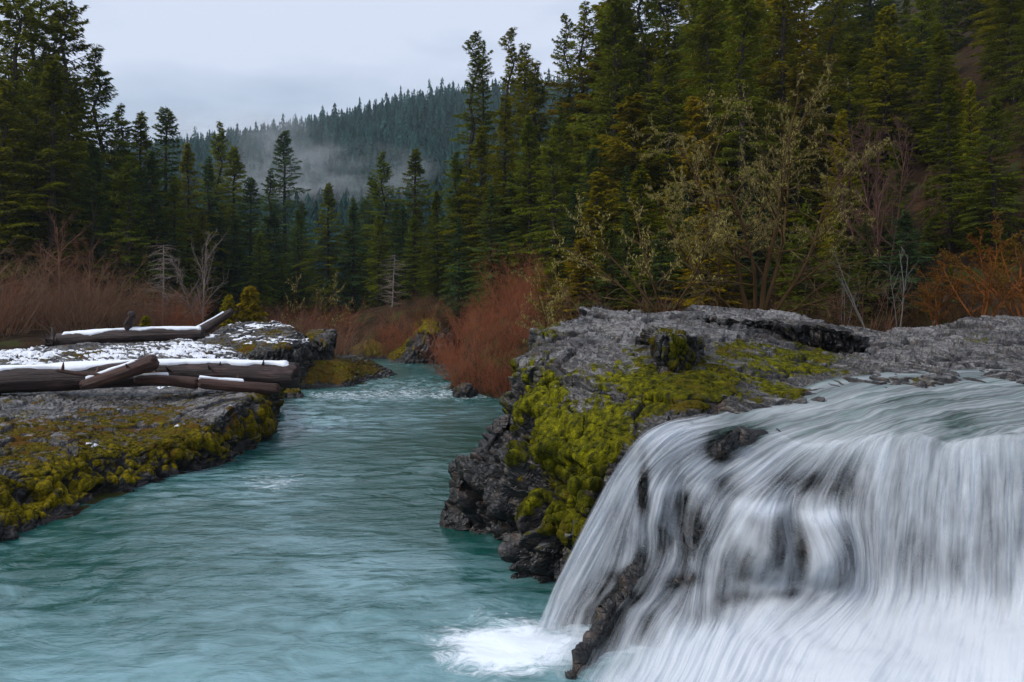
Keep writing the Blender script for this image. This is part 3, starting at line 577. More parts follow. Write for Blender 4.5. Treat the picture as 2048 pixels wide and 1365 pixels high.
for (px, py, w, h_, lb, sd, ms) in ((930, 793, 46, 17, 'dark wet boulder with mossy back under the red willows at the riffle', 61, .3), (1010, 800, 22, 8, 'small pale rock at the water edge under the red willows', 62, -.3),
                                    (708, 766, 24, 8, 'small rock with moss tuft at the tip of the shore beside the riffle', 63, .2), (585, 795, 40, 12, 'low orange mossy rock under the tip of the big log', 64, .5)):
    Y = F * CAMZ / (py - HOR); rx = w / F * Y / 1.7; hh = h_ / F * Y * 1.5
    th, ph = np.meshgrid(np.linspace(0, 2 * np.pi, 70), np.linspace(0.02, np.pi * .62, 36))
    g0 = np.stack([(px - 1024) / F * Y + rx * np.cos(th) * np.sin(ph), Y + .9 * rx * np.sin(th) * np.sin(ph), hh * np.cos(ph)], -1)[:, ::-1]
    g0 = np.concatenate([g0[:, :-1], g0[:, :1]], 1)
    nn = rock_displace(g0, seed=sd, amp=0.16 * rx, scale=1.6 / rx * .6)
    nn[:, -1] = nn[:, 0]
    m, s, pl = rock_attrs(nn, g0, [], None, None, sd, moss_base=ms + .2)
    tag(mesh_np('boulder', nn.reshape(-1, 3), grid_faces(36, 70), ROCK_FAR, attrs={'moss': m, 'snow': s, 'pale': pl}), lb, 'boulder')
# ---------------------------------------------------------------- waterfall: streamlines from the upper pool over the brow to the base
S = [
 [(2250,731,23.5),(1745,748,19.9),(1545,796,18.3),(1410,836,16.9),(1305,860,15.9),(1238,925,15.3),(1182,1020,14.85),(1118,1150,14.4),(1066,1262,14.15),(1050,1310,14.0)],
 [(2250,736,22.8),(1790,760,19.2),(1590,808,17.7),(1450,846,16.4),(1345,876,15.6),(1275,948,15.1),(1225,1050,14.7),(1165,1165,14.25),(1115,1268,13.95),(1095,1330,13.2)],
 [(2250,741,22.3),(1820,772,18.7),(1630,818,17.2),(1490,853,16.1),(1378,888,15.5),(1300,950,15.1),(1272,1040,14.75),(1262,1130,14.35),(1195,1235,13.6),(1130,1375,12.4)],
 [(2250,746,21.8),(1840,782,18.1),(1660,826,16.8),(1525,862,15.9),(1415,905,15.4),(1350,960,15.1),(1325,1040,14.8),(1318,1125,14.4),(1250,1240,13.5),(1180,1395,12.2)],
 [(2250,752,21.3),(1855,792,17.6),(1690,836,16.4),(1560,876,15.7),(1460,932,15.3),(1405,985,15.0),(1385,1060,14.7),(1378,1140,14.4),(1315,1245,13.4),(1245,1400,12.0)],
 [(2250,758,20.8),(1870,802,17.2),(1715,844,16.1),(1595,892,15.5),(1512,955,15.15),(1452,1008,14.85),(1408,1085,14.55),(1390,1160,14.25),(1368,1255,13.3),(1305,1405,11.9)],
 [(2250,765,20.3),(1888,812,16.8),(1742,850,15.8),(1635,898,15.35),(1562,958,15.05),(1508,1008,14.7),(1466,1095,14.4),(1448,1180,14.1),(1432,1270,13.2),(1370,1405,11.8)],
 [(2250,772,19.8),(1905,820,16.4),(1775,852,15.6),(1682,892,15.15),(1625,952,14.95),(1582,1012,14.75),(1590,1100,14.4),(1580,1188,14.0),(1505,1280,13.1),(1440,1405,11.7)],
 [(2250,780,19.3),(1922,828,16.1),(1812,850,15.35),(1730,882,14.95),(1688,950,14.75),(1662,1022,14.55),(1684,1110,14.2),(1680,1192,13.9),(1574,1290,13.0),(1510,1405,11.6)],
 [(2255,788,18.8),(1945,835,15.8),(1850,855,15.15),(1778,876,14.75),(1750,950,14.5),(1732,1030,14.3),(1738,1112,14.1),(1732,1200,13.8),(1652,1300,12.8),(1590,1410,11.5)],
 [(2262,796,18.3),(1980,842,15.5),(1895,860,14.95),(1835,874,14.55),(1818,950,14.3),(1806,1030,14.1),(1796,1120,13.9),(1786,1210,13.6),(1742,1300,12.6),(1680,1410,11.4)],
 [(2275,804,17.8),(2020,850,15.3),(1948,872,14.75),(1900,894,14.35),(1888,962,14.1),(1882,1040,13.9),(1876,1130,13.7),(1870,1220,13.4),(1840,1310,12.4),(1790,1410,11.3)],
 [(2300,812,17.2),(2068,850,15.0),(2008,868,14.55),(1970,882,14.15),(1965,960,13.9),(1962,1040,13.7),(1960,1130,13.5),(1958,1220,13.2),(1940,1310,12.2),(1910,1410,11.2)],
 [(2340,820,16.6),(2130,850,14.8),(2082,864,14.35),(2055,877,13.95),(2052,960,13.7),(2050,1040,13.5),(2050,1130,13.3),(2050,1220,13.0),(2042,1310,12.0),(2022,1410,11.1)],
 [(2440,830,16.0),(2260,852,14.5),(2225,868,14.1),(2205,882,13.7),(2205,960,13.4),(2205,1040,13.2),(2205,1130,13.0),(2205,1220,12.7),(2200,1310,11.8),(2190,1410,10.9)],
 [(2700,840,15.6),(2560,860,14.2),(2530,880,13.8),(2515,900,13.4),(2515,970,13.1),(2515,1050,12.9),(2515,1140,12.7),(2515,1230,12.4),(2515,1320,11.5),(2515,1410,10.7)]]
SW = np.array([[PX(*q) for q in s] for s in S]).swapaxes(0, 1)      # (t, s, 3)
def fall_base(nu, nv):
    g = dense(SW, nu, nv); P = g.reshape(-1, 3); px, py = proj(P)
    # rounded rock noses the water pours over
    dY = blobs(px, py, [(1530, 1075, 50, 66, .85), (1640, 1095, 46, 60, .75), (1320, 1010, 34, 50, .25), (1400, 1040, 30, 46, .2), (1300, 1175, 60, 40, .25), (1400, 1215, 60, 40, .2)])
    dY -= blobs(px, py, [(1585, 1030, 22, 60, .25), (1360, 1020, 24, 60, .25), (1450, 960, 40, 30, .15), (1700, 940, 40, 30, .1)])
    P = P.copy(); P[:, 1] -= dY; P[:, 0] -= dY * 0.2
    t = np.repeat(np.linspace(0, 9, nu), nv); s = np.tile(np.linspace(0, len(S) - 1, nv), nu)
    return P.reshape(g.shape), px, py, t, s
def build_falls():
    # wet rock under the water
    g, px, py, t, s = fall_base(330, 520)
    n = -gnormals(g); g0 = g - n * (0.30 * sstep(1.5, 3.2, t) + 0.22).reshape(g.shape[:2])[..., None]
    gr = rock_displace(g0, amp=0.15, scale=1.3, seed=41, flip=True, vert=0.8, tilt=0.2, layer=.3)
    P = gr.reshape(-1, 3); nn = n.reshape(-1, 3)
    out = blobs(px, py, [(1485, 880, 52, 26, .62), (1440, 905, 34, 30, .52), (1540, 864, 36, 12, .45), (1288, 985, 10, 45, .35), (1285, 1130, 30, 34, .40), (1255, 1165, 30, 34, .40), (1225, 1205, 30, 34, .40), (1200, 1245, 30, 34, .40), (1178, 1285, 30, 34, .40), (1158, 1325, 30, 34, .40), (1142, 1362, 30, 34, .40),
                         (1245, 1150, 24, 14, .3), (1545, 1040, 16, 34, .26), (1365, 1155, 40, 12, .3), (1470, 1200, 40, 14, .25), (1560, 1190, 30, 12, .2), (1470, 770, 0.1, .1, 0)])
    P = P + nn * out[:, None]
    m = np.clip(0.05 + blobs(px, py, [(1185, 1230, 20, 30, .6), (1500, 858, 50, 8, .3), (1545, 1040, 14, 20, .2)]), 0, 1)
    pl = 0.08 + 0.2 * blobs(px, py, [(1480, 880, 60, 30, 1)])
    tag(mesh_np('rock_ledge', P, grid_faces(330, 520), ROCK, attrs={'moss': m, 'snow': 0 * m - 1, 'pale': pl}),
        'dark wet rock ledge beneath the falling water, its bare top breaking through near the lip', 'rock ledge')
    # water
    nu, nv = 420, 760
    g, px, py, t, s = fall_base(nu, nv); n = -gnormals(g).reshape(-1, 3); P = g.reshape(-1, 3)
    q = np.stack([s * 3.0, t * 0.45, 0 * s], -1)
    over = sstep(2.4, 4.0, t)
    rid = fbm(q + 3, 3, 61) * 0.10 + fbm(q * np.array([4.2, .8, 1]), 2, 63) * 0.02
    calm = fbm(P * np.array([1.1, 1.6, 1.0]), 3, 66) * 0.09
    low = sstep(6.8, 7.8, t)
    puff = fbm(P * np.array([0.7, 0.7, 0.9]), 3, 68) * 0.22 + 0.06 * fbm(q * np.array([2.0, 1.6, 1]), 3, 69)
    P1 = P + n * (rid * over * (1 - low) + calm * (1 - over) + puff * low)[:, None]
    # how much white water there is (0 = none, 1 = solid foam)
    base = 0.47 * over + 0.28 * (1 - over)
    cov = base + blobs(px, py, [(1180, 1050, 90, 150, .10), (1300, 872, 110, 26, .35), (1560, 820, 120, 12, .18), (1420, 850, 70, 10, .25), (1900, 1020, 260, 120, .16), (1760, 900, 90, 60, .22), (2000, 900, 90, 40, .3),
        (1620, 890, 110, 20, .22), (1520, 1012, 50, 12, .60), (1480, 1050, 14, 40, .3), (1638, 1032, 46, 12, .60), (1600, 1055, 10, 24, .1), (1655, 1080, 18, 50, .2), (1330, 975, 36, 12, .2), (1400, 980, 30, 14, .2), (1500, 940, 60, 16, .15), (1730, 800, 60, 14, .2),
        (1478, 872, 46, 22, -1.2), (1440, 905, 30, 26, -1.1), (1288, 985, 11, 50, -1.0), (1325, 1075, 36, 60, -.42), (1400, 1080, 26, 60, -.38), (1365, 1010, 24, 50, -.42),
        (1550, 1090, 34, 70, -.42), (1600, 1095, 16, 60, -.45), (1680, 1100, 26, 60, -.35), (1590, 965, 60, 26, -.30), (1700, 970, 50, 60, -.32), (1450, 975, 34, 26, -.45), (1640, 975, 40, 26, -.25), (1480, 1120, 30, 60, -.25), (1800, 960, 16, 120, -.2), (1240, 1090, 30, 80, -.15), (1860, 1100, 20, 120, -.18), (1985, 1050, 18, 140, -.2),
        (1920, 850, 40, 20, -.5), (1800, 800, 130, 16, -.12), (1245, 1150, 30, 14, -.35), (1365, 1160, 50, 14, -.4), (1480, 1198, 50, 14, -.4), (1570, 1190, 40, 14, -.35),
        (1283, 1130, 25, 32, -.36), (1253, 1165, 25, 32, -.36), (1223, 1205, 25, 32, -.36), (1198, 1245, 25, 32, -.36), (1176, 1285, 25, 32, -.36), (1156, 1325, 25, 32, -.36), (1140, 1362, 25, 32, -.36), (1250, 1190, 34, 24, -.1), (1215, 1230, 60, 70, -.30), (1300, 1270, 24, 60, -.25), (1400, 1230, 40, 30, -.2), (1300, 1180, 60, 20, -.2), (1350, 1300, 90, 50, .05)])
    foam = sstep(1120, 1330, py + (px - 1700) * 0.10 + 60 * fbm(q * np.array([1.0, .5, 1]), 3, 73)) * sstep(1330, 1620, px + (py - 1200) * 1.2)
    cov = cov + 0.80 * foam + 0.25 * sstep(7.5, 8.6, t) * sstep(3, 6, s)
    edge = sstep(-0.02, 0.35, s)                       # ragged outer edge of the curtain
    flow = np.stack([s, t, over], -1)
    at = {'cov': cov, 'flow': flow, 'pool': (1 - over), 'edge': edge, 'foam': np.clip(foam, 0, 1)}
    w = mesh_np('waterfall', P1, grid_faces(nu, nv), mat_falls('falling_water', 0), attrs=at)
    tag(w, kind='structure')
    nrm = n
    P2 = P + nrm * (0.10 + 0.9 * (fbm(q * np.array([1.6, 1, 1]) + 31, 3, 71) * 0.16 * over * (1 - low)) + puff * low * 1.2 + 0.02)[:, None]
    keep = t.reshape(nu, nv)[:-1, :-1].ravel() > 3.0
    w2 = mesh_np('water_veil', P2, grid_faces(nu, nv)[keep], mat_falls('water_veil', 1), attrs=dict(at, cov=cov - 0.16))
    tag(w2, kind='structure')
def mat_falls(name, layer):
    t = NT(name); fl = t.attr('flow').outputs['Vector']; cov = t.attr('cov').outputs['Fac']; pool = t.attr('pool').outputs['Fac']; fo = t.attr('foam').outputs['Fac']
    o = layer * 13.7
    a = t.noise(1.0, 3, 0.6, t.mapping(fl, (2.6, 0.40, 0.01), loc=(o, o, 0)), 0.2)
    b = t.noise(1.0, 4, 0.65, t.mapping(fl, (10.0, 0.6, 0.01), loc=(o * 2, o, 0)), 0.15)
    c = t.noise(1.0, 3, 0.7, t.mapping(fl, (42.0, 1.1, 0.01), loc=(o * 3, o, 0)), 0.1)
    v = t.math('ADD', t.math('ADD', t.math('MULTIPLY', a, 1.1), t.math('MULTIPLY', b, 0.30)), t.math('MULTIPLY', c, 0.12))
    v = t.math('ADD', v, t.math('MULTIPLY', t.noise(1.0, 4, 0.6, t.mapping(fl, (1.1, 0.9, 0.01), loc=(o, 7, 0)), 0.3), 0.55))
    v = t.math('SUBTRACT', v, 1.035)                       # centred on 0
    k = t.math('ADD', cov, t.math('MULTIPLY', v, t.math('SUBTRACT', 1.3, t.math('MULTIPLY', fo, 0.8))))
    al = t.math('MULTIPLY', t.math('ADD', k, 0.08), 0.95, clamp=True); al = t.math('POWER', al, 1.25)
    al = t.math('MULTIPLY', al, t.step(0.0, 0.9, t.math('ADD', t.attr('edge').outputs['Fac'], t.math('MULTIPLY', v, 0.6))))
    if layer: al = t.math('MULTIPLY', al, 0.62)
    d = t.n('ShaderNodeBsdfDiffuse'); t.l(t.mix(fo, (0.76, 0.80, 0.85), (0.90, 0.93, 0.97)), d.inputs['Color'])
    tl = t.n('ShaderNodeBsdfTranslucent'); tl.inputs['Color'].default_value = (0.74, 0.79, 0.84, 1)
    wh = t.n('ShaderNodeMixShader'); wh.inputs[0].default_value = 0.35; t.l(d.outputs[0], wh.inputs[1]); t.l(tl.outputs[0], wh.inputs[2])
    tr = t.n('ShaderNodeBsdfTransparent')
    if layer == 0:
        gl = t.n('ShaderNodeBsdfPrincipled'); gl.inputs['Roughness'].default_value = 0.22; gl.inputs['IOR'].default_value = 1.33
        sw = t.noise(2.0, 5, 0.6, t.mapping(fl, (2.0, 1.2, 0.01)), 0.5)
        t.l(t.mix(t.step(0.35, 0.65, sw), (0.045, 0.060, 0.060), (0.10, 0.17, 0.15)), gl.inputs['Base Color'])
        t.l(t.bump(t.math('ADD', b, t.math('MULTIPLY', a, 1.4)), 0.6, 0.08), gl.inputs['Normal'])
        gt = t.n('ShaderNodeMixShader'); t.l(t.math('ADD', t.math('MULTIPLY', pool, 0.86), 0.03), gt.inputs[0])
        t.l(tr.outputs[0], gt.inputs[1]); t.l(gl.outputs[0], gt.inputs[2])
        under = gt.outputs[0]
        # bare rock where the water parts
        hole = t.n('ShaderNodeMixShader'); t.l(t.step(-0.55, -0.15, cov), hole.inputs[0]); t.l(tr.outputs[0], hole.inputs[1]); t.l(under, hole.inputs[2])
        under = hole.outputs[0]
    else: under = tr.outputs[0]
    mx = t.n('ShaderNodeMixShader'); t.l(al, mx.inputs[0]); t.l(under, mx.inputs[1]); t.l(wh.outputs[0], mx.inputs[2])
    t.l(mx.outputs[0], t.out.inputs['Surface']); return t.m
build_falls()
# ---------------------------------------------------------------- vegetation builders
def tubes(segs, sides=3):
    """segs (n,8): p0, p1, r0, r1 -> prism tubes"""
    s = np.asarray(segs, float); n = len(s)
    d = s[:, 3:6] - s[:, 0:3]; d /= np.linalg.norm(d, axis=1)[:, None] + 1e-9
    ref = np.where(np.abs(d[:, 2:3]) > 0.9, [[1., 0, 0]], [[0, 0, 1.]])
    a = np.cross(d, ref); a /= np.linalg.norm(a, axis=1)[:, None] + 1e-9; b = np.cross(d, a)
    V = []
    for k in range(sides):
        an = 2 * math.pi * k / sides; o = a * math.cos(an) + b * math.sin(an)
        V += [s[:, 0:3] + o * s[:, 6:7], s[:, 3:6] + o * s[:, 7:8]]
    V = np.stack(V, 1).reshape(-1, 3); base = (np.arange(n) * 2 * sides)[:, None]
    Fq = []
    for k in range(sides):
        k2 = (k + 1) % sides; Fq.append(base + np.array([[2 * k, 2 * k2, 2 * k2 + 1, 2 * k + 1]]))
    return V, np.concatenate(Fq)
def cards(c, ax, wd, L, W):
    """leaf cards: centre, long axis, width axis, length, width -> kite quads"""
    a = ax * (L / 2)[:, None]; b = wd * (W / 2)[:, None]
    V = np.stack([c - a, c + b - a * .15, c + a, c - b - a * .15], 1).reshape(-1, 3)
    return V, np.arange(len(c) * 4).reshape(-1, 4)
def unit(v): return v / (np.linalg.norm(v, axis=-1, keepdims=True) + 1e-9)

BARK = mat_bark('conifer_bark', (0.016, 0.012, 0.010), (0.075, 0.055, 0.045), 3.0)
NEEDLE = mat_leaf('conifer_needles', (0.118, 0.150, 0.012), 1.1, (0.165, 0.155, 0.006))
NEEDLE_Y = mat_leaf('young_needles', (0.20, 0.20, 0.010), 0.9, (0.26, 0.18, 0.008))
NEEDLE_B = mat_leaf('blue_needles', (0.060, 0.105, 0.040), 1.1, (0.085, 0.115, 0.022))
LICHEN = mat_leaf('hanging_lichen', (0.36, 0.30, 0.09), 0.9)

def conifer(seed, H, R, clear=0.08, K=20, droop=0.28, gap=0.42, ragged=0.35, power=0.85, lich=0):
    """crown radius R at the widest; returns trunk arrays, crown arrays, tone"""
    r = np.random.RandomState(seed); segs = []
    n = 14; rad = H * 0.0115 + 0.04; pts = []
    lean = r.normal(0, 0.012, 2)
    for i in range(n + 1):
        z = H * i / n; pts.append((lean[0] * z + 0.0006 * z * z * r.normal(), lean[1] * z, z))
    pts = np.array(pts); trad = lambda z: rad * (1 - z / H) ** 0.85 + 0.012
    for i in range(n): segs.append([*pts[i], *pts[i + 1], trad(pts[i][2]), trad(pts[i + 1][2])])
    TV, TF = tubes(segs, 7)
    BV = []; bs = []
    z = clear * H; CC = []; AX = []; WD = []; LL = []; WW = []; TT = []
    sect = r.uniform(1 - ragged, 1 + ragged * .5, 64)
    while z < H * 0.985:
        t = z / H
        prof = (1 - t) ** power * min(1, 0.55 + (t - clear) * 2.2) + 0.03
        nb = r.randint(3, 6) if t < .9 else r.randint(3, 5)
        az0 = r.uniform(0, 6.28)
        lvl = r.uniform(0.72, 1.12)
        for k in range(nb):
            az = az0 + 6.283 * k / nb + r.normal(0, 0.3)
            L = R * prof * lvl * r.uniform(0.65, 1.15) * sect[int((az % 6.283) / 6.283 * 8) + 8 * int(t * 7.9)]
            if L < 0.12: continue
            el = math.radians(-8 + 48 * t ** 1.5 + r.normal(0, 7))
            dr = droop * (1.1 - t) * r.uniform(0.7, 1.4)
            d = np.array([math.cos(az), math.sin(az), 0.]); lat = np.array([-math.sin(az), math.cos(az), 0.])
            b0 = np.array([np.interp(z, pts[:, 2], pts[:, 0]), np.interp(z, pts[:, 2], pts[:, 1]), z])
            up = np.array([0, 0, 1.]); ee = math.tan(el)
            path = lambda s: b0 + np.outer(s * L, d) + np.outer(L * (ee * s - dr * s * s), up)
            pp = path(np.array([0, .35, .7, 1.]))
            for i in range(3): bs.append([*pp[i], *pp[i + 1], 0.012 + 0.013 * L * (1 - i / 3), 0.012 + 0.013 * L * (1 - (i + 1) / 3) * .9])
            N = int(1.75 * K * L * (1 if t < .85 else 1.5)) + 6
            s = r.uniform(0.10, 1.0, N) ** 0.75; sd = r.choice([-1, 1], N)
            wmax = np.minimum(0.10 + 0.42 * L * (1.02 - s) * np.minimum(1, s * 3), 1.1)
            q = r.uniform(0, 1, N) * wmax
            P = path(s) + lat * (sd * q)[:, None] + np.outer(q * 0.55, d) - up * (q * r.uniform(0.1, 0.5, N))[:, None] + r.normal(0, 0.05, (N, 3))
            ax = unit(d * r.uniform(.35, .9, N)[:, None] + lat * (sd * r.uniform(.3, 1, N))[:, None] - up * r.uniform(-0.1, 0.75, N)[:, None])
            wd = unit(np.cross(ax, up) + r.normal(0, 0.5, (N, 3)))
            CC.append(P); AX.append(ax); WD.append(wd); LL.append(r.uniform(0.22, 0.52, N)); WW.append(r.uniform(0.08, 0.17, N))
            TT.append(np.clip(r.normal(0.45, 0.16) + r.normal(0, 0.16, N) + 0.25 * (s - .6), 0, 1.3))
        z += gap * r.uniform(0.6, 1.4) * (1.0 if t < 0.8 else 0.7)
    CC, AX, WD, LL, WW, TT = map(np.concatenate, (CC, AX, WD, LL, WW, TT))
    CV, CF = cards(CC, AX, WD, LL, WW)
    bv, bf = tubes(bs, 3)
    TV2 = np.concatenate([TV, bv]); TF2 = np.concatenate([TF, bf + len(TV)])
    lic = None
    if lich:
        idx = r.choice(len(CC), lich, replace=False); c = CC[idx] - [0, 0, .15]; m = len(idx)
        ax = unit(np.array([0, 0, -1.]) + r.normal(0, .15, (m, 3))); wd = unit(np.cross(ax, r.normal(0, 1, (m, 3))))
        lic = cards(c, ax, wd, r.uniform(.3, .8, m), r.uniform(.05, .12, m))
    return TV2, TF2, CV, CF, np.repeat(TT, 4), lic
PROTO = {}
def make_conifer(key, mat, **kw):
    TV, TF, CV, CF, tone, lic = conifer(**kw)
    root = empty('conifer', (0, 0, -50))
    mesh_np('trunk', TV, TF, BARK, root)
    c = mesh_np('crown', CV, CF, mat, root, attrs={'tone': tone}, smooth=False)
    if lic is not None: tag(mesh_np('lichen', lic[0], lic[1], LICHEN, c, attrs={'tone': np.full(len(lic[0]), .5)}, smooth=False), kind='stuff')
    PROTO[key] = [root, kw['H'], False]; return root
make_conifer('A', NEEDLE, seed=1, H=32, R=7.4, K=19, gap=0.50, lich=260)
make_conifer('B', NEEDLE, seed=2, H=30, R=6.6, K=20, gap=0.48, ragged=0.5)
make_conifer('C', NEEDLE, seed=3, H=34, R=7.0, K=16, gap=0.58, clear=0.2, ragged=0.6, lich=300, power=0.7)
make_conifer('D', NEEDLE, seed=4, H=26, R=6.6, K=20, gap=0.42, power=0.95)
make_conifer('E', NEEDLE_B, seed=5, H=30, R=6.6, K=20, gap=0.48)
make_conifer('G', NEEDLE_B, seed=6, H=27, R=6.2, K=20, gap=0.45, ragged=0.5)
make_conifer('Y', NEEDLE_Y, seed=7, H=18, R=5.4, K=26, gap=0.34, droop=0.2, clear=0.03)
make_conifer('Z', NEEDLE_Y, seed=8, H=5, R=1.7, K=60, gap=0.16, droop=0.1, clear=0.03)
make_conifer('S', NEEDLE, seed=9, H=36, R=5.6, K=19, gap=0.62, clear=0.12, ragged=0.75, power=0.6)   # sparse old fir
NAME = {'A': 'fir', 'B': 'fir', 'C': 'fir', 'D': 'fir', 'E': 'spruce', 'G': 'spruce', 'Y': 'fir', 'Z': 'young_fir', 'S': 'fir'}

RNG = np.random.RandomState(77)
def place(key, x, y, z, H, label, cat, group=None, name=None, wide=1.0, rz=None):
    root, H0, used = PROTO[key]
    o = root if not used else copy_tree(root)
    PROTO[key][2] = True
    s = H / H0; wide = wide * (1.15 if key in 'ABCDEGYS' else 1.0); o.scale = (s * wide, s * wide, s); o.location = (x, y, z)
    o.rotation_euler = (0, 0, RNG.uniform(0, 6.28) if rz is None else rz)
    if name: o.name = name
    for k in ('label', 'category', 'group'):
        if k in o: del o[k]
    tag(o, label, cat, group); return o
def tree_px(key, px, top, Y, label=None, group=None, wide=1.0, sink=0.3, name=None, cat=None):
    x = (px - 1024) / F * Y; z0 = gz(x, Y) - sink; H = CAMZ + (HOR - top) / F * Y - z0
    cat = cat or 'conifer'
    return place(key, x, Y, z0, max(H, 1.5), label, cat, group, name or NAME.get(key), wide)

AUTO = []
ANCH = [(30, 'left edge conifer'), (138, 'tallest left conifer'), (198, 'ragged topped left conifer'), (278, 'bright green left conifer'), (330, 'lone dark spruce'), (378, 'slender conifer'), (437, 'thin-tipped conifer'),
        (500, 'low dark conifer'), (570, 'lone conifer in the mist'), (655, 'pyramid shaped conifer'), (768, 'tall olive conifer'), (828, 'smooth conifer cone'), (875, 'pointed foot conifer'), (938, 'forked skyline conifer'), (1010, 'knob topped conifer'),
        (1050, 'blunt topped conifer'), (1142, 'narrow conifer by the sky gap'), (1178, 'tall black conifer'), (1300, 'big bare-trunked conifer'), (1395, 'yellow green conifer'), (1480, 'brightest conifer'), (1562, 'thick trunked lichen conifer'),
        (1655, 'lichen hung conifer'), (1700, 'wide skirted conifer'), (1765, 'reddish bare tree'), (1845, 'straight green conifer'), (1900, 'wide green conifer'), (1985, 'big right edge conifer')]
ANCH_S = [(30, 'left frame edge'), (108, 'upper root mass'), (175, 'small brown alder'), (258, 'dark snag'), (325, 'dead conifer'), (405, 'pale bare alder'), (455, 'two small yellow green firs'), (520, 'snow-capped outcrop'), (640, 'rock pillar'), (740, 'orange mossy boulder'),
        (850, 'small cliff'), (900, 'river bend'), (970, 'riffle boulder'), (1050, 'promontory'), (1092, 'pale lichen shrub'), (1250, 'promontory crest'), (1325, 'left-leaning lichen shrub'), (1450, 'left end of the slab'), (1520, 'large lichen maple'), (1600, 'middle of the slab'), (1690, 'thin birch stems'),
        (1735, 'left-leaning birch'), (1800, 'slender birches'), (1875, 'low orange shrub'), (1965, 'tall orange shrub'), (2050, 'right edge orange shrub')]
ORD = ['nearest', 'second nearest', 'third nearest', 'fourth nearest', 'fifth nearest', 'sixth nearest', 'seventh nearest', 'eighth nearest', 'ninth nearest', 'tenth nearest', 'eleventh nearest', 'twelfth nearest', 'thirteenth nearest', 'fourteenth nearest']
def auto(o, px, phrase, anch=None): AUTO.append((o, px, phrase, anch or ANCH)); return o
def resolve_auto():
    g = {}
    for o, px, ph, an in AUTO:
        ax, nm = min(an, key=lambda a: abs(a[0] - px)); side = 'left' if px < ax else 'right'
        g.setdefault((ph, nm, side), []).append((abs(px - ax), o))
    for (ph, nm, side), L_ in g.items():
        L_.sort(key=lambda q: q[0])
        for i, (_, o) in enumerate(L_): o['label'] = '%s, %s on the %s of the %s' % (ph, ORD[min(i, 13)], side, nm)
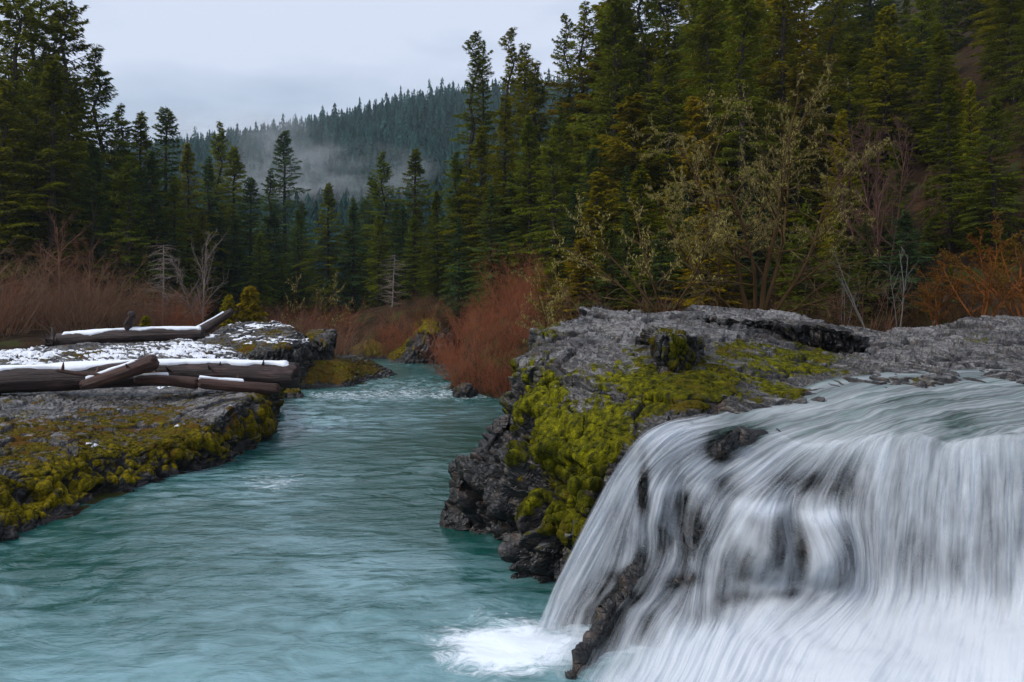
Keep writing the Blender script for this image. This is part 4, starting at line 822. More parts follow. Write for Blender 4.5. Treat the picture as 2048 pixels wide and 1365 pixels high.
# conifers the photograph shows singly: kind, px, top row, distance, label, width
G1 = 'conifers on the left bank'; G2 = 'conifers round the valley mouth'; G3 = 'conifers on the right hillside'
TREES = [
 ('A', 30, -60, 84, 'tall dark conifer cut by the left edge of the picture', G1, 1.05), ('C', 95, -70, 90, 'tall conifer with shaggy lichen, second from the left edge', G1, .9),
 ('A', 142, -25, 86, 'tallest conifer on the left with its pointed tip near the top of the frame', G1, 1.0), ('B', 198, 88, 90, 'conifer with ragged top right of the tallest one on the left', G1, 1.0),
 ('B', 245, 205, 96, 'conifer half hidden behind the right flank of the tall left group', G1, 1.0), ('D', 278, 222, 98, 'bright green conifer left of the lone dark spruce with level branches', G1, 1.1),
 ('E', 330, 208, 112, 'dark bluish conifer standing clear against the sky on the left', G1, 1.15), ('G', 305, 300, 92, 'blunt conifer in front of the lone dark spruce', G1, 1.1),
 ('D', 378, 285, 104, 'slender conifer between the dark spruce and the mist', G1, 1.0), ('B', 437, 240, 118, 'conifer with thin tip below the fog on the ridge', G1, .9),
 ('D', 470, 292, 112, 'broad green conifer right of the thin-tipped one', G1, 1.2), ('G', 415, 310, 108, 'short conifer between the slender one and the thin-tipped one', G1, 1.0),
 ('E', 570, 258, 138, 'lone tall conifer rising out of the mist in mid valley', G2, 1.1), ('G', 540, 335, 124, 'dark conifer just left of the lone tall one in the mist', G2, 1.1),
 ('G', 605, 400, 128, 'dark conifer just right of the lone tall one in the mist', G2, 1.15), ('E', 500, 350, 108, 'dark conifer low in front of the valley mist', G2, 1.2),
 ('D', 655, 365, 100, 'pyramid shaped conifer above the river bend', G2, 1.2), ('B', 705, 395, 106, 'conifer right of the pyramid shaped one', G2, 1.1),
 ('B', 768, 300, 110, 'tall olive conifer above the bend with drooping boughs', G2, 1.1), ('D', 828, 296, 116, 'smooth green conifer cone beside the tall olive one', G2, 1.35),
 ('E', 745, 350, 125, 'dark conifer filling the gap behind the tall olive one', G2, 1.2), ('D', 875, 380, 84, 'pointed conifer at the foot of the right hillside', G2, 1.1),
 ('S', 938, 58, 97, 'isolated narrow conifer with forked top, leftmost on the skyline of the right hill', G3, 1.0), ('S', 966, 72, 99, 'narrow conifer leaning close beside the forked one on the skyline', G3, .8),
 ('S', 1010, 50, 96, 'knob topped narrow conifer on the skyline of the right hill', G3, 1.0), ('B', 1050, 82, 94, 'conifer with blunt ragged top right of the knob topped one', G3, 1.0),
 ('B', 1075, 120, 92, 'bushy conifer just under the blunt topped one', G3, 1.0), ('S', 1142, 22, 88, 'narrow conifer left of the tall black one with a gap of sky', G3, .9),
 ('C', 1178, -5, 86, 'tall black conifer with open branches against the sky', G3, 1.0), ('B', 1213, 42, 90, 'small topped conifer right of the tall black one', G3, .8),
 ('C', 1300, -110, 76, 'big dark conifer with a long bare trunk above the lichen tree', G3, 1.0), ('A', 1245, -60, 82, 'dense dark conifer at the left of the big one with bare trunk', G3, 1.0),
 ('B', 915, 300, 82, 'narrow conifer low on the left edge of the right hillside', G3, 1.1), ('D', 960, 250, 80, 'full green conifer below the forked one', G3, 1.1),
 ('B', 1010, 190, 84, 'full green conifer below the knob topped one', G3, 1.1), ('D', 1060, 230, 76, 'green conifer in the second row of the right hillside', G3, 1.1),
 ('A', 1125, 210, 72, 'wide dark conifer under the tall black one', G3, 1.0), ('E', 1185, 290, 62, 'bluish conifer behind the red willow thicket', G3, 1.1),
 ('G', 1150, 370, 58, 'dark small conifer above the lone lichen shrub', G3, 1.1), ('G', 1255, 330, 58, 'dark conifer behind the left side of the lichen tree', G3, 1.1),
 ('Y', 1395, 190, 60, 'yellow green conifer behind the left top of the lichen tree', G3, 1.1), ('Y', 1480, 110, 63, 'brightest yellow green conifer with pointed top behind the lichen tree', G3, 1.15),
 ('C', 1562, -130, 68, 'conifer with thick dark trunk and grey lichen right of the bright one', G3, 1.0), ('A', 1410, -80, 84, 'tall conifer right of the big one with bare trunk', G3, 1.0),
 ('C', 1655, -80, 74, 'lichen hung conifer at the top middle of the right hillside', G3, 1.0), ('A', 1608, -60, 88, 'dark conifer closing the sky gap behind the lichen hung one', G3, 1.3), ('D', 1590, 230, 58, 'mid green conifer behind the crown of the lichen tree', G3, 1.0),
 ('D', 1700, 70, 62, 'soft green conifer with wide skirts right of the lichen hung one', G3, 1.15), ('Y', 1770, 10, 66, 'light green conifer reaching the top edge on the right', G3, 1.1),
 ('B', 1845, -50, 66, 'straight green conifer left of the red slope', G3, 1.1), ('D', 1790, 280, 52, 'conifer behind the reddish bare tree', G3, .9),
 ('D', 1900, 170, 50, 'wide green conifer right of the reddish bare tree', G3, 1.1), ('B', 1985, 190, 47, 'big green conifer close to the right edge', G3, 1.3),
 ('A', 2070, -60, 56, 'dark conifer cut by the right edge of the picture', G3, 1.1), ('Y', 1680, 222, 53, 'small golden conifer between the lichen tree and the reddish bare tree', G3, .7),
 ('Y', 1940, 160, 53, 'golden tinged conifer top under the red slope', G3, .7),
 ('Z', 455, 590, 62, 'left one of two small yellow green firs behind the slanting log', 'small firs behind the logs', 1.0), ('Z', 500, 572, 63, 'right and taller one of two small yellow green firs behind the slanting log', 'small firs behind the logs', 1.1),
 ('Z', 292, 632, 58, 'tiny yellow green fir just behind the upper log', 'small firs behind the logs', 1.3)]
for k, px, top, Y, lab, grp, wd in TREES: tree_px(k, px, top, Y, lab, grp, wd)
# rows that close the forest behind them; nothing tells these apart
def fill(n, pxr, topf, Yr, keys, label, group, seed, mind=3.2, wd=(1.0, 1.3)):
    r = np.random.RandomState(seed); pts = []; tries = 0
    while len(pts) < n and tries < 6000:
        tries += 1
        px = r.uniform(*pxr); Y = r.uniform(*Yr); x = (px - 1024) / F * Y
        if any((x - a) ** 2 + (Y - b) ** 2 < mind ** 2 for a, b in pts): continue
        if river_sd(np.array([x]), np.array([Y]))[0] < 3.5: continue
        pts.append((x, Y)); top = topf(px, Y, r)
        auto(tree_px(keys[r.randint(len(keys))], px, top, Y, label, group, r.uniform(*wd)), px, label)
fill(22, (-60, 280), lambda px, Y, r: np.interp(px, [-60, 120, 200, 280], [90, 130, 260, 330]) + r.uniform(-20, 130), (74, 104), 'ABDE', 'lower dark conifer', 'lower ranks of conifers on the left bank', 11)
fill(18, (250, 620), lambda px, Y, r: np.interp(px, [250, 480, 620], [360, 400, 440]) + r.uniform(-30, 90), (84, 124), 'DEGB', 'crowded dark green conifer', 'conifers crowded under the valley mist', 12)
fill(20, (560, 930), lambda px, Y, r: np.interp(px, [560, 930], [450, 440]) + r.uniform(-50, 70), (90, 150), 'DEGB', 'low dark conifer', 'conifers low behind the river bend', 13)
fill(30, (900, 1240), lambda px, Y, r: np.interp(px, [900, 1000, 1240], [430, 270, 200]) + r.uniform(-40, 180), (62, 100), 'ABDEG', 'packed dark conifer', 'packed conifers under the skyline group', 14, 2.6)
fill(90, (1220, 2160), lambda px, Y, r: np.interp(px, [1220, 1500, 2100], [120, 60, 40]) + r.uniform(-200, 260), (58, 135), 'ABADY', 'deep dark conifer', 'packed conifers deep on the right hillside', 15, 3.0, (1.1, 1.5))
fill(34, (1180, 2140), lambda px, Y, r: r.uniform(300, 480), (48, 62), 'DGDY', 'short understorey conifer', 'understorey conifers behind the bare trees', 16, 2.2, (1.1, 1.5))

fill(26, (1225, 2160), lambda px, Y, r: r.uniform(-160, 60), (84, 118), 'ABEC', 'tall rear conifer', 'rear conifers closing the right hillside', 18, 3.0, (1.1, 1.5))
fill(30, (1110, 2150), lambda px, Y, r: r.uniform(400, 560), (44, 54), 'DYGD', 'low bushy conifer', 'young conifers behind the brown brush', 19, 1.8, (1.3, 1.9))
fill(14, (-60, 560), lambda px, Y, r: r.uniform(420, 520), (76, 90), 'DGDY', 'low rear conifer', 'low conifers behind the alder thicket', 20, 2.4, (1.3, 1.8))

# far forest: one mass
def lowpoly(seed):
    r = np.random.RandomState(seed); V = []; Fc = []
    H = 1.0; lv = 9
    for i in range(lv):
        z = 0.10 + 0.88 * i / lv; R = 0.15 * (1 - z) ** .8 + 0.012; nb = 6
        for k in range(nb):
            a = 6.283 * k / nb + r.uniform(0, 6); q = R * r.uniform(.6, 1.25); da = 0.42
            b = len(V)
            V += [(0, 0, z + .10), (q * math.cos(a - da), q * math.sin(a - da), z - .02 + r.uniform(-.02, .02)), (q * 1.15 * math.cos(a), q * 1.15 * math.sin(a), z - .035), (q * math.cos(a + da), q * math.sin(a + da), z - .01)]
            Fc.append((b, b + 1, b + 2, b + 3))
    return np.array(V), np.array(Fc)
def far_forest():
    protos = [lowpoly(i) for i in range(6)]; r = np.random.RandomState(5); VV = []; FF = []; TT = []; off = 0
    n = 15000; Y = r.uniform(235 ** 1.5, 985 ** 1.5, n) ** (1 / 1.5); px = r.uniform(-250, 1330, n); x = (px - 1024) / F * Y
    z = ground_z(x, Y); py = HOR - F * (z + 22 - CAMZ) / Y
    ok = (py < 540) & (py > 120); 
    cell = {}
    for i in np.where(ok)[0]:
        k = (int(x[i] / 7.5), int(Y[i] / 7.5))
        if k in cell: continue
        cell[k] = 1
        V, Fc = protos[r.randint(6)]; H = r.uniform(17, 30) * (1.0 if r.uniform() > .06 else 1.25); a = r.uniform(0, 6.28); w = r.uniform(.85, 1.3)
        c, s_ = math.cos(a) * H * w, math.sin(a) * H * w
        P = np.stack([V[:, 0] * c - V[:, 1] * s_ + x[i], V[:, 0] * s_ + V[:, 1] * c + Y[i], V[:, 2] * H + z[i] - 1], -1)
        VV.append(P); FF.append(Fc + off); TT.append(np.full(len(P), r.uniform(.1, 1))); off += len(P)
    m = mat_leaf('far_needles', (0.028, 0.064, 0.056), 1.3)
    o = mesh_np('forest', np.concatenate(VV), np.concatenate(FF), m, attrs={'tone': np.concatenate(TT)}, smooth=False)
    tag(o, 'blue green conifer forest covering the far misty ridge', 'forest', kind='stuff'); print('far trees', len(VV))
far_forest()

# ---------------------------------------------------------------- bare trees and shrubs
def grow_tree(seed, base, levels, lich=0.0):
    """levels: list of dicts n, len, rad, ang, trop, wig, segs, start"""
    r = np.random.RandomState(seed); segs = []; tips = []
    def go(p, d, L, rad, lv):
        q = levels[lv]; n = q['segs']; rr = rad
        for i in range(n):
            d = d + r.normal(0, q['wig'], 3) + np.array([0, 0, q['trop']]); d = d / np.linalg.norm(d)
            p2 = p + d * L / n; r2 = rad * (1 - 0.8 * (i + 1) / n) + 0.003
            segs.append([*p, *p2, rr, r2]); 
            if lv + 1 < len(levels):
                nx = levels[lv + 1]; f = (i + 1) / n
                if f >= nx['start']:
                    k = nx['n'] / max(1, n * (1 - nx['start']) + 1); k = int(k) + (r.uniform() < k % 1)
                    for _ in range(k):
                        a = r.normal(nx['ang'], 0.22); ref = unit(np.cross(d, r.normal(0, 1, 3)))
                        go(p + (p2 - p) * r.uniform(), unit(d * math.cos(a) + ref * math.sin(a)), L * nx['len'] * r.uniform(.6, 1.2) * (1.15 - 0.5 * f), min(r2 * .8, max(nx['rad'], 0.004)), lv + 1)
            else: tips.append((p2, d))
            p = p2; rr = r2
    for (p, d, L, rad) in base: go(np.array(p, float), unit(np.array(d, float)), L, rad, 0)
    return np.array(segs), tips
def mat_twig(name, a, b): 
    t = NT(name); oi = t.n('ShaderNodeObjectInfo'); n = t.noise(2.5, 4, 0.6, t.obj())
    c = t.mix(t.math('ADD', t.math('MULTIPLY', n, 0.6), t.math('MULTIPLY', oi.outputs['Random'], 0.4)), a, b)
    t.bsdf(c, 0.85, 0.15); return t.m
RED = mat_twig('red_willow_twigs', (0.16, 0.040, 0.018), (0.38, 0.14, 0.065))
RUST = mat_twig('rust_brown_twigs', (0.10, 0.048, 0.028), (0.26, 0.13, 0.08))
GREY = mat_twig('pale_grey_twigs', (0.17, 0.13, 0.11), (0.36, 0.29, 0.25))
BROWN = mat_twig('mossy_brown_twigs', (0.035, 0.022, 0.010), (0.13, 0.065, 0.018))
ORANGE = mat_twig('orange_leafy_twigs', (0.12, 0.035, 0.012), (0.26, 0.090, 0.020))
LTWIG = mat_twig('lichen_crusted_twigs', (0.07, 0.05, 0.02), (0.22, 0.17, 0.07))
REDB = mat_twig('dark_reddish_bark', (0.060, 0.028, 0.022), (0.16, 0.085, 0.065))
WHITE = mat_twig('whitish_bark', (0.11, 0.095, 0.085), (0.25, 0.22, 0.20))
def make_bare(key, name, H, mat, base, levels, seed, lichen=0, leafmat=None, leafn=0, part='stems', sides=3):
    segs, tips = grow_tree(seed, base, levels)
    thick = segs[:, 6] > 0.018 if part == 'trunk' else np.ones(len(segs), bool)
    root = empty(name, (0, 0, -50)); r = np.random.RandomState(seed + 1)
    if part == 'trunk':
        V, Fq = tubes(segs[thick], 5); mesh_np('trunk', V, Fq, mat, root)
        V, Fq = tubes(segs[~thick], 3); host = mesh_np('crown', V, Fq, LTWIG if lichen else mat, root)
    else:
        V, Fq = tubes(segs, sides); host = mesh_np(part, V, Fq, mat, root)
    thin = segs[segs[:, 6] < 0.03]
    for cnt, m, nm, lz, ww, dn in ((lichen, LICHEN, 'lichen', (.06, .24), (.018, .04), 1.0), (leafn, leafmat, 'leaves', (.08, .2), (.05, .11), 0.3)):
        if not cnt: continue
        i = r.choice(len(thin), cnt); f = r.uniform(0, 1, (cnt, 1)); c = thin[i, 0:3] * (1 - f) + thin[i, 3:6] * f
        if nm == 'lichen':
            hi = c[:, 2] > np.percentile(c[:, 2], 22); c = c[hi]
        k = len(c)
        ax = unit(np.array([0, 0, -dn]) + r.normal(0, .45, (k, 3))); wd = unit(np.cross(ax, r.normal(0, 1, (k, 3))))
        L_ = r.uniform(*lz, k); V, Fq = cards(c + ax * (L_ * .4)[:, None], ax, wd, L_, r.uniform(*ww, k))
        tag(mesh_np(nm, V, Fq, m, host, attrs={'tone': np.repeat(r.uniform(0, 1, k), 4)}, smooth=False), kind='stuff')
    PROTO[key] = [root, H, False]
def fan(seed, n, spread, L, rad, r0=0.6):
    r = np.random.RandomState(seed); out = []
    for i in range(n):
        a = r.uniform(0, 6.28); q = r.uniform(0, 1) ** .6
        out.append(((r0 * q * math.cos(a), r0 * q * math.sin(a), -0.1), (spread * q * math.cos(a), spread * q * math.sin(a), 1), L * r.uniform(.45, 1.05), rad * r.uniform(.7, 1.2)))
    return out
LV_S = [dict(segs=6, wig=.08, trop=.03), dict(n=7, start=.2, len=.42, rad=.010, ang=.65, trop=.06, wig=.10, segs=4), dict(n=5, start=.2, len=.5, rad=.006, ang=.8, trop=.02, wig=.2, segs=2)]
make_bare('r1', 'willow_shrub', 7, RED, fan(1, 46, .75, 6.6, .026, 1.3), LV_S, 101)
make_bare('r2', 'willow_shrub', 7, RED, fan(2, 42, .95, 6.6, .026, 1.5), LV_S, 102)
make_bare('r3', 'willow_shrub', 7, RED, fan(3, 44, .55, 6.8, .026, 1.2), LV_S, 103)
DUN = mat_twig('dun_grey_twigs', (0.12, 0.058, 0.032), (0.29, 0.175, 0.11))
make_bare('g1', 'alder_thicket', 7, DUN, fan(7, 30, .85, 6.6, .035, 1.6), LV_S, 107)
make_bare('b1', 'alder_thicket', 7, RUST, fan(4, 16, .7, 6.6, .045, 1.5), LV_S, 104)
make_bare('b2', 'alder_thicket', 7, RUST, fan(5, 14, .9, 6.6, .045, 1.6), LV_S, 105)
LV_T = [dict(segs=9, wig=.05, trop=.03), dict(n=16, start=.25, len=.45, rad=.05, ang=.75, trop=.03, wig=.09, segs=6), dict(n=8, start=.15, len=.42, rad=.016, ang=.6, trop=.03, wig=.12, segs=4), dict(n=5, start=.2, len=.45, rad=.008, ang=.6, trop=.02, wig=.14, segs=2)]
make_bare('t1', 'bare_alder', 10, GREY, [((0, 0, 0), (.05, 0, 1), 10, .13), ((.2, 0, 0), (.35, .1, 1), 8, .1)], LV_T, 111, part='trunk')
make_bare('t2', 'bare_alder', 10, RUST, [((0, 0, 0), (0, .1, 1), 10, .14), ((-.2, 0, 0), (-.3, .1, 1), 8, .1)], LV_T, 112, part='trunk')
LV_P = [dict(segs=16, wig=.012, trop=.0), dict(n=90, start=.08, len=.26, rad=.03, ang=1.55, trop=-.03, wig=.05, segs=4), dict(n=7, start=.2, len=.32, rad=.009, ang=.8, trop=-.02, wig=.1, segs=2)]
make_bare('t3', 'bare_alder', 10, REDB, [((0, 0, 0), (0, .1, 1), 10, .10), ((-.4, 0, 0), (-.18, .1, 1), 9, .08), ((.4, 0, 0), (.2, -.1, 1), 9.3, .08), ((.1, .3, 0), (.07, .3, 1), 9, .07)], LV_T, 118, part='trunk')
make_bare('p1', 'dead_larch', 10, GREY, [((0, 0, 0), (0, 0, 1), 10, .13)], LV_P, 113, part='trunk')
# the big lichen covered maple
mb = [((0, 0, 0), (.12, 0, 1), 12.5, .16), ((-.3, .1, 0), (-.42, .1, 1), 11, .15), ((.4, 0, 0), (.55, 0, 1), 10.5, .13), ((-.6, 0, 0), (-1.0, .1, 1), 8.5, .10), ((.15, .2, 0), (.2, .3, 1), 12, .13), ((-.2, -.2, 0), (-.15, -.3, 1), 11, .12), ((.5, 0, .3), (1.5, 0, .8), 7, .09)]
LV_M = [dict(segs=10, wig=.09, trop=.02), dict(n=15, start=.3, len=.44, rad=.05, ang=.95, trop=.02, wig=.14, segs=6), dict(n=8, start=.2, len=.40, rad=.018, ang=.65, trop=.0, wig=.17, segs=4), dict(n=5, start=.2, len=.45, rad=.009, ang=.7, trop=.0, wig=.2, segs=2)]
make_bare('m1', 'lichen_maple', 12, BROWN, mb, LV_M, 121, lichen=19000, part='trunk')
ms = [((0, 0, 0), (-.5, 0, 1), 6.5, .07), ((.1, 0, 0), (-.1, 0, 1), 6, .07), ((0, .2, 0), (-.9, .1, 1), 6, .06), ((.2, 0, 0), (.4, 0, 1), 5, .06)]
LV_N = [dict(segs=8, wig=.08, trop=.02), dict(n=9, start=.25, len=.36, rad=.03, ang=.6, trop=.02, wig=.13, segs=5), dict(n=7, start=.2, len=.42, rad=.012, ang=.65, trop=.0, wig=.17, segs=3)]
make_bare('m2', 'lichen_shrub', 6.5, BROWN, ms, LV_N, 122, lichen=2200, part='trunk')
LV_O = [dict(segs=8, wig=.09, trop=.02), dict(n=12, start=.2, len=.42, rad=.04, ang=.8, trop=.02, wig=.14, segs=5), dict(n=9, start=.15, len=.42, rad=.014, ang=.7, trop=.0, wig=.17, segs=3)]
make_bare('o1', 'leafy_shrub', 7, ORANGE, [((0, 0, 0), (.1, 0, 1), 7, .10), ((-.3, 0, 0), (-.4, 0, 1), 6, .08), ((.3, 0, 0), (.5, .1, 1), 6, .08), ((0, .3, 0), (-.1, .3, 1), 6.5, .08)], LV_O, 123,
          leafmat=mat_leaf('withered_leaves', (0.20, 0.075, 0.014), .8, (0.15, 0.09, 0.015)), leafn=6000, part='trunk')
LV_W = [dict(segs=9, wig=.045, trop=.02), dict(n=9, start=.35, len=.30, rad=.014, ang=.5, trop=.05, wig=.1, segs=4), dict(n=4, start=.3, len=.4, rad=.007, ang=.5, trop=.03, wig=.1, segs=2)]
make_bare('w1', 'birch', 6, WHITE, [((0, 0, 0), (.02, 0, 1), 6, .05), ((.25, .1, 0), (.12, 0, 1), 5.6, .045), ((-.2, 0, 0), (-.28, 0, 1), 5, .04)], LV_W, 124, part='trunk')
make_bare('w2', 'birch', 6, WHITE, [((0, 0, 0), (-.35, 0, 1), 6, .05), ((.1, .1, 0), (-.6, 0, 1), 4.6, .035)], LV_W, 125, part='trunk')
make_bare('k1', 'brush', 3, BROWN, fan(6, 30, 1.2, 2.8, .018, .8), LV_S, 126, part='stems')

def at_px(px, Y): 
    x = (px - 1024) / F * Y; return x, Y, gz(x, Y) - 0.15
def bare(key, px, top, Y, label, cat, group=None, wide=1.0, name=None, base=None, rz=None):
    x, y, z = at_px(px, Y)
    if base is not None: z = CAMZ + (HOR - base) / F * Y
    H = CAMZ + (HOR - top) / F * Y - z
    return place(key, x, y, z, H, label, cat, group, name, wide, rz)
bare('m1', 1520, 222, 40, 'large bare maple hung with pale yellow lichen, behind the rock slab', 'tree', wide=1.05, rz=0.0, base=650)
bare('m2', 1325, 375, 37, 'bare lichen shrub leaning left, at the left foot of the large lichen maple', 'shrub', 'lichen shrubs', wide=1.1, rz=0.0, base=650)
bare('m2', 1092, 520, 40, 'pale lichen shrub rising in front of the red willows, left of the rock top', 'shrub', 'lichen shrubs', wide=.9, rz=1.9, base=760)
bare('t3', 1765, 255, 47, 'reddish bare tree with upright branches between green conifers', 'tree', 'bare trees', wide=.9)
bare('p1', 325, 490, 66, 'pale dead conifer with level bare branches behind the upper log', 'tree', 'bare trees', wide=1.15)
bare('t1', 405, 490, 67, 'pale bare alder right of the dead conifer', 'tree', 'bare trees', wide=.9)
bare('t2', 120, 452, 68, 'brown bare alder with rounded crown on the far left', 'tree', 'bare trees', wide=1.1)
bare('t2', 175, 500, 66, 'small brown bare alder beside the rounded one on the left', 'tree', 'bare trees', wide=.9)
bare('p1', 785, 510, 86, 'pale brown feathery bare tree above the mossy boulder at the bend', 'tree', 'bare trees', wide=1.4)
bare('m2', 562, 540, 82, 'bare tree with pale lichen in mid valley behind the snow-capped outcrop', 'shrub', 'lichen shrubs', wide=1.0)
bare('o1', 1965, 470, 36, 'rust orange leafy shrub at the right edge behind the rocks', 'shrub', 'rust orange shrubs', wide=1.1, base=650)
bare('o1', 2050, 440, 38, 'rust orange leafy shrub cut by the right edge', 'shrub', 'rust orange shrubs', wide=1.2, base=650)
bare('o1', 1875, 545, 37, 'low rust orange shrub left of the tall one by the right edge', 'shrub', 'rust orange shrubs', wide=1.3, base=655)
bare('w1', 1800, 500, 38, 'slender white birch trunks rising behind the grey slope of rock', 'birch', 'white birches', base=670, rz=.5)
bare('w2', 1735, 500, 37, 'white birch stem leaning left beside the straight ones', 'birch', 'white birches', base=670, rz=0)
bare('w1', 1690, 560, 39, 'thin white birch stems close to the right end of the slab', 'birch', 'white birches', base=670, wide=.8, rz=2)
bare('w2', 1860, 540, 38, 'white birch stem leaning right over the bare rock', 'birch', 'white birches', base=665, rz=3.1)
rr = np.random.RandomState(9)
# red willows on the right bank
WIL = [(1015, 690, 46, 795), (975, 640, 48, 790), (940, 650, 50, 785), (1040, 620, 50, None), (1000, 560, 53, None), (960, 600, 54, None), (915, 640, 56, 762), (1075, 560, 54, None), (1030, 500, 58, None),
       (1075, 485, 62, None), (985, 560, 60, None), (930, 600, 62, None), (900, 640, 66, 735), (1110, 600, 50, None), (1050, 540, 56, None), (1010, 620, 49, None), (1120, 540, 60, None), (955, 690, 50, 790), (985, 720, 47.5, 795), (1045, 700, 47, 780)]
for i, (px, top, Y, b) in enumerate(WIL):
    auto(bare('r%d' % (i % 3 + 1), px, top, Y, 'rusty red leafless willow', 'shrub', 'red willows on the right bank', base=b, wide=1.15), px, 'rusty red leafless willow', ANCH_S)
for i in range(46):
    px = -60 + 560 * (i + rr.uniform(0, 1)) / 46; Y = rr.uniform(60, 78)
    auto(bare(['b1', 'g1', 'b2', 'r%d' % (i % 3 + 1), 'g1', 'b1'][i % 6], px, np.interp(px, [0, 160, 260, 480], [480, 500, 570, 630]) + rr.uniform(-40, 80), Y, 'rust brown alder bush', 'shrub', 'alder bushes behind the logs', wide=1.2, name='alder_thicket'), px, 'rust brown alder bush', ANCH_S)
for i in range(26):
    px = 500 + 330 * (i + rr.uniform(0, 1)) / 26; Y = rr.uniform(72, 92)
    auto(bare('r%d' % (i % 3 + 1) if i % 2 else ['b1', 'g1'][i // 2 % 2], px, rr.uniform(590, 650), Y, 'low reddish leafless shrub', 'shrub', 'reddish shrubs at the river bend', wide=1.3, name='willow_shrub'), px, 'low reddish leafless shrub', ANCH_S)
for i in range(18):
    px = 830 + 120 * rr.uniform(0, 1); Y = rr.uniform(74, 90)
    auto(bare(['b1', 'k1', 'b2'][i % 3], px, rr.uniform(570, 640), Y, 'brown leafless shrub on the slope', 'shrub', 'brown shrubs above the small cliff', wide=1.3, name='brush'), px, 'brown leafless shrub on the slope', ANCH_S)
for i in range(40):
    px = 1130 + 960 * (i + rr.uniform(0, 1)) / 40; Y = rr.uniform(39, 50)
    auto(bare(['b1', 'k1', 'b2', 'k1', 'm2'][i % 5] if i % 5 != 4 else 'b1', px, rr.uniform(545, 610), Y, 'low tangled brown brush', 'shrub', 'brown brush behind the rock crest', wide=1.2, name='brush'), px, 'low tangled brown brush', ANCH_S)
# ---------------------------------------------------------------- driftwood logs
def mat_log(name, a, b, c):
    t = NT(name); o = t.obj(); fl = t.attr('grain').outputs['Vector']
    g = t.noise(1.0, 6, 0.7, t.mapping(fl, (20, 0.9, 1)), 0.6); n = t.noise(2.5, 5, 0.6, t.mapping(fl, (1.4, 0.5, 1)))
    col = t.ramp(t.math('ADD', t.math('MULTIPLY', g, 0.55), t.math('MULTIPLY', n, 0.45)), [(0.34, a), (0.52, b), (0.70, c)])
    t.bsdf(col, 0.5, 0.4, t.bump(g, 1.0, 0.10)); return t.m
LOGM = mat_log('wet_driftwood', (0.006, 0.003, 0.003), (0.034, 0.016, 0.014), (0.17, 0.10, 0.085))
LOGR = mat_log('reddish_driftwood', (0.014, 0.006, 0.005), (0.075, 0.030, 0.020), (0.26, 0.14, 0.10))
SNOW = NT('snow'); _p = SNOW.pos(); SNOW.bsdf((0.86, 0.89, 0.94), 0.6, 0.3, SNOW.bump(SNOW.noise(5, 5, 0.6, _p), 0.5, 0.05)); SNOWM = SNOW.m
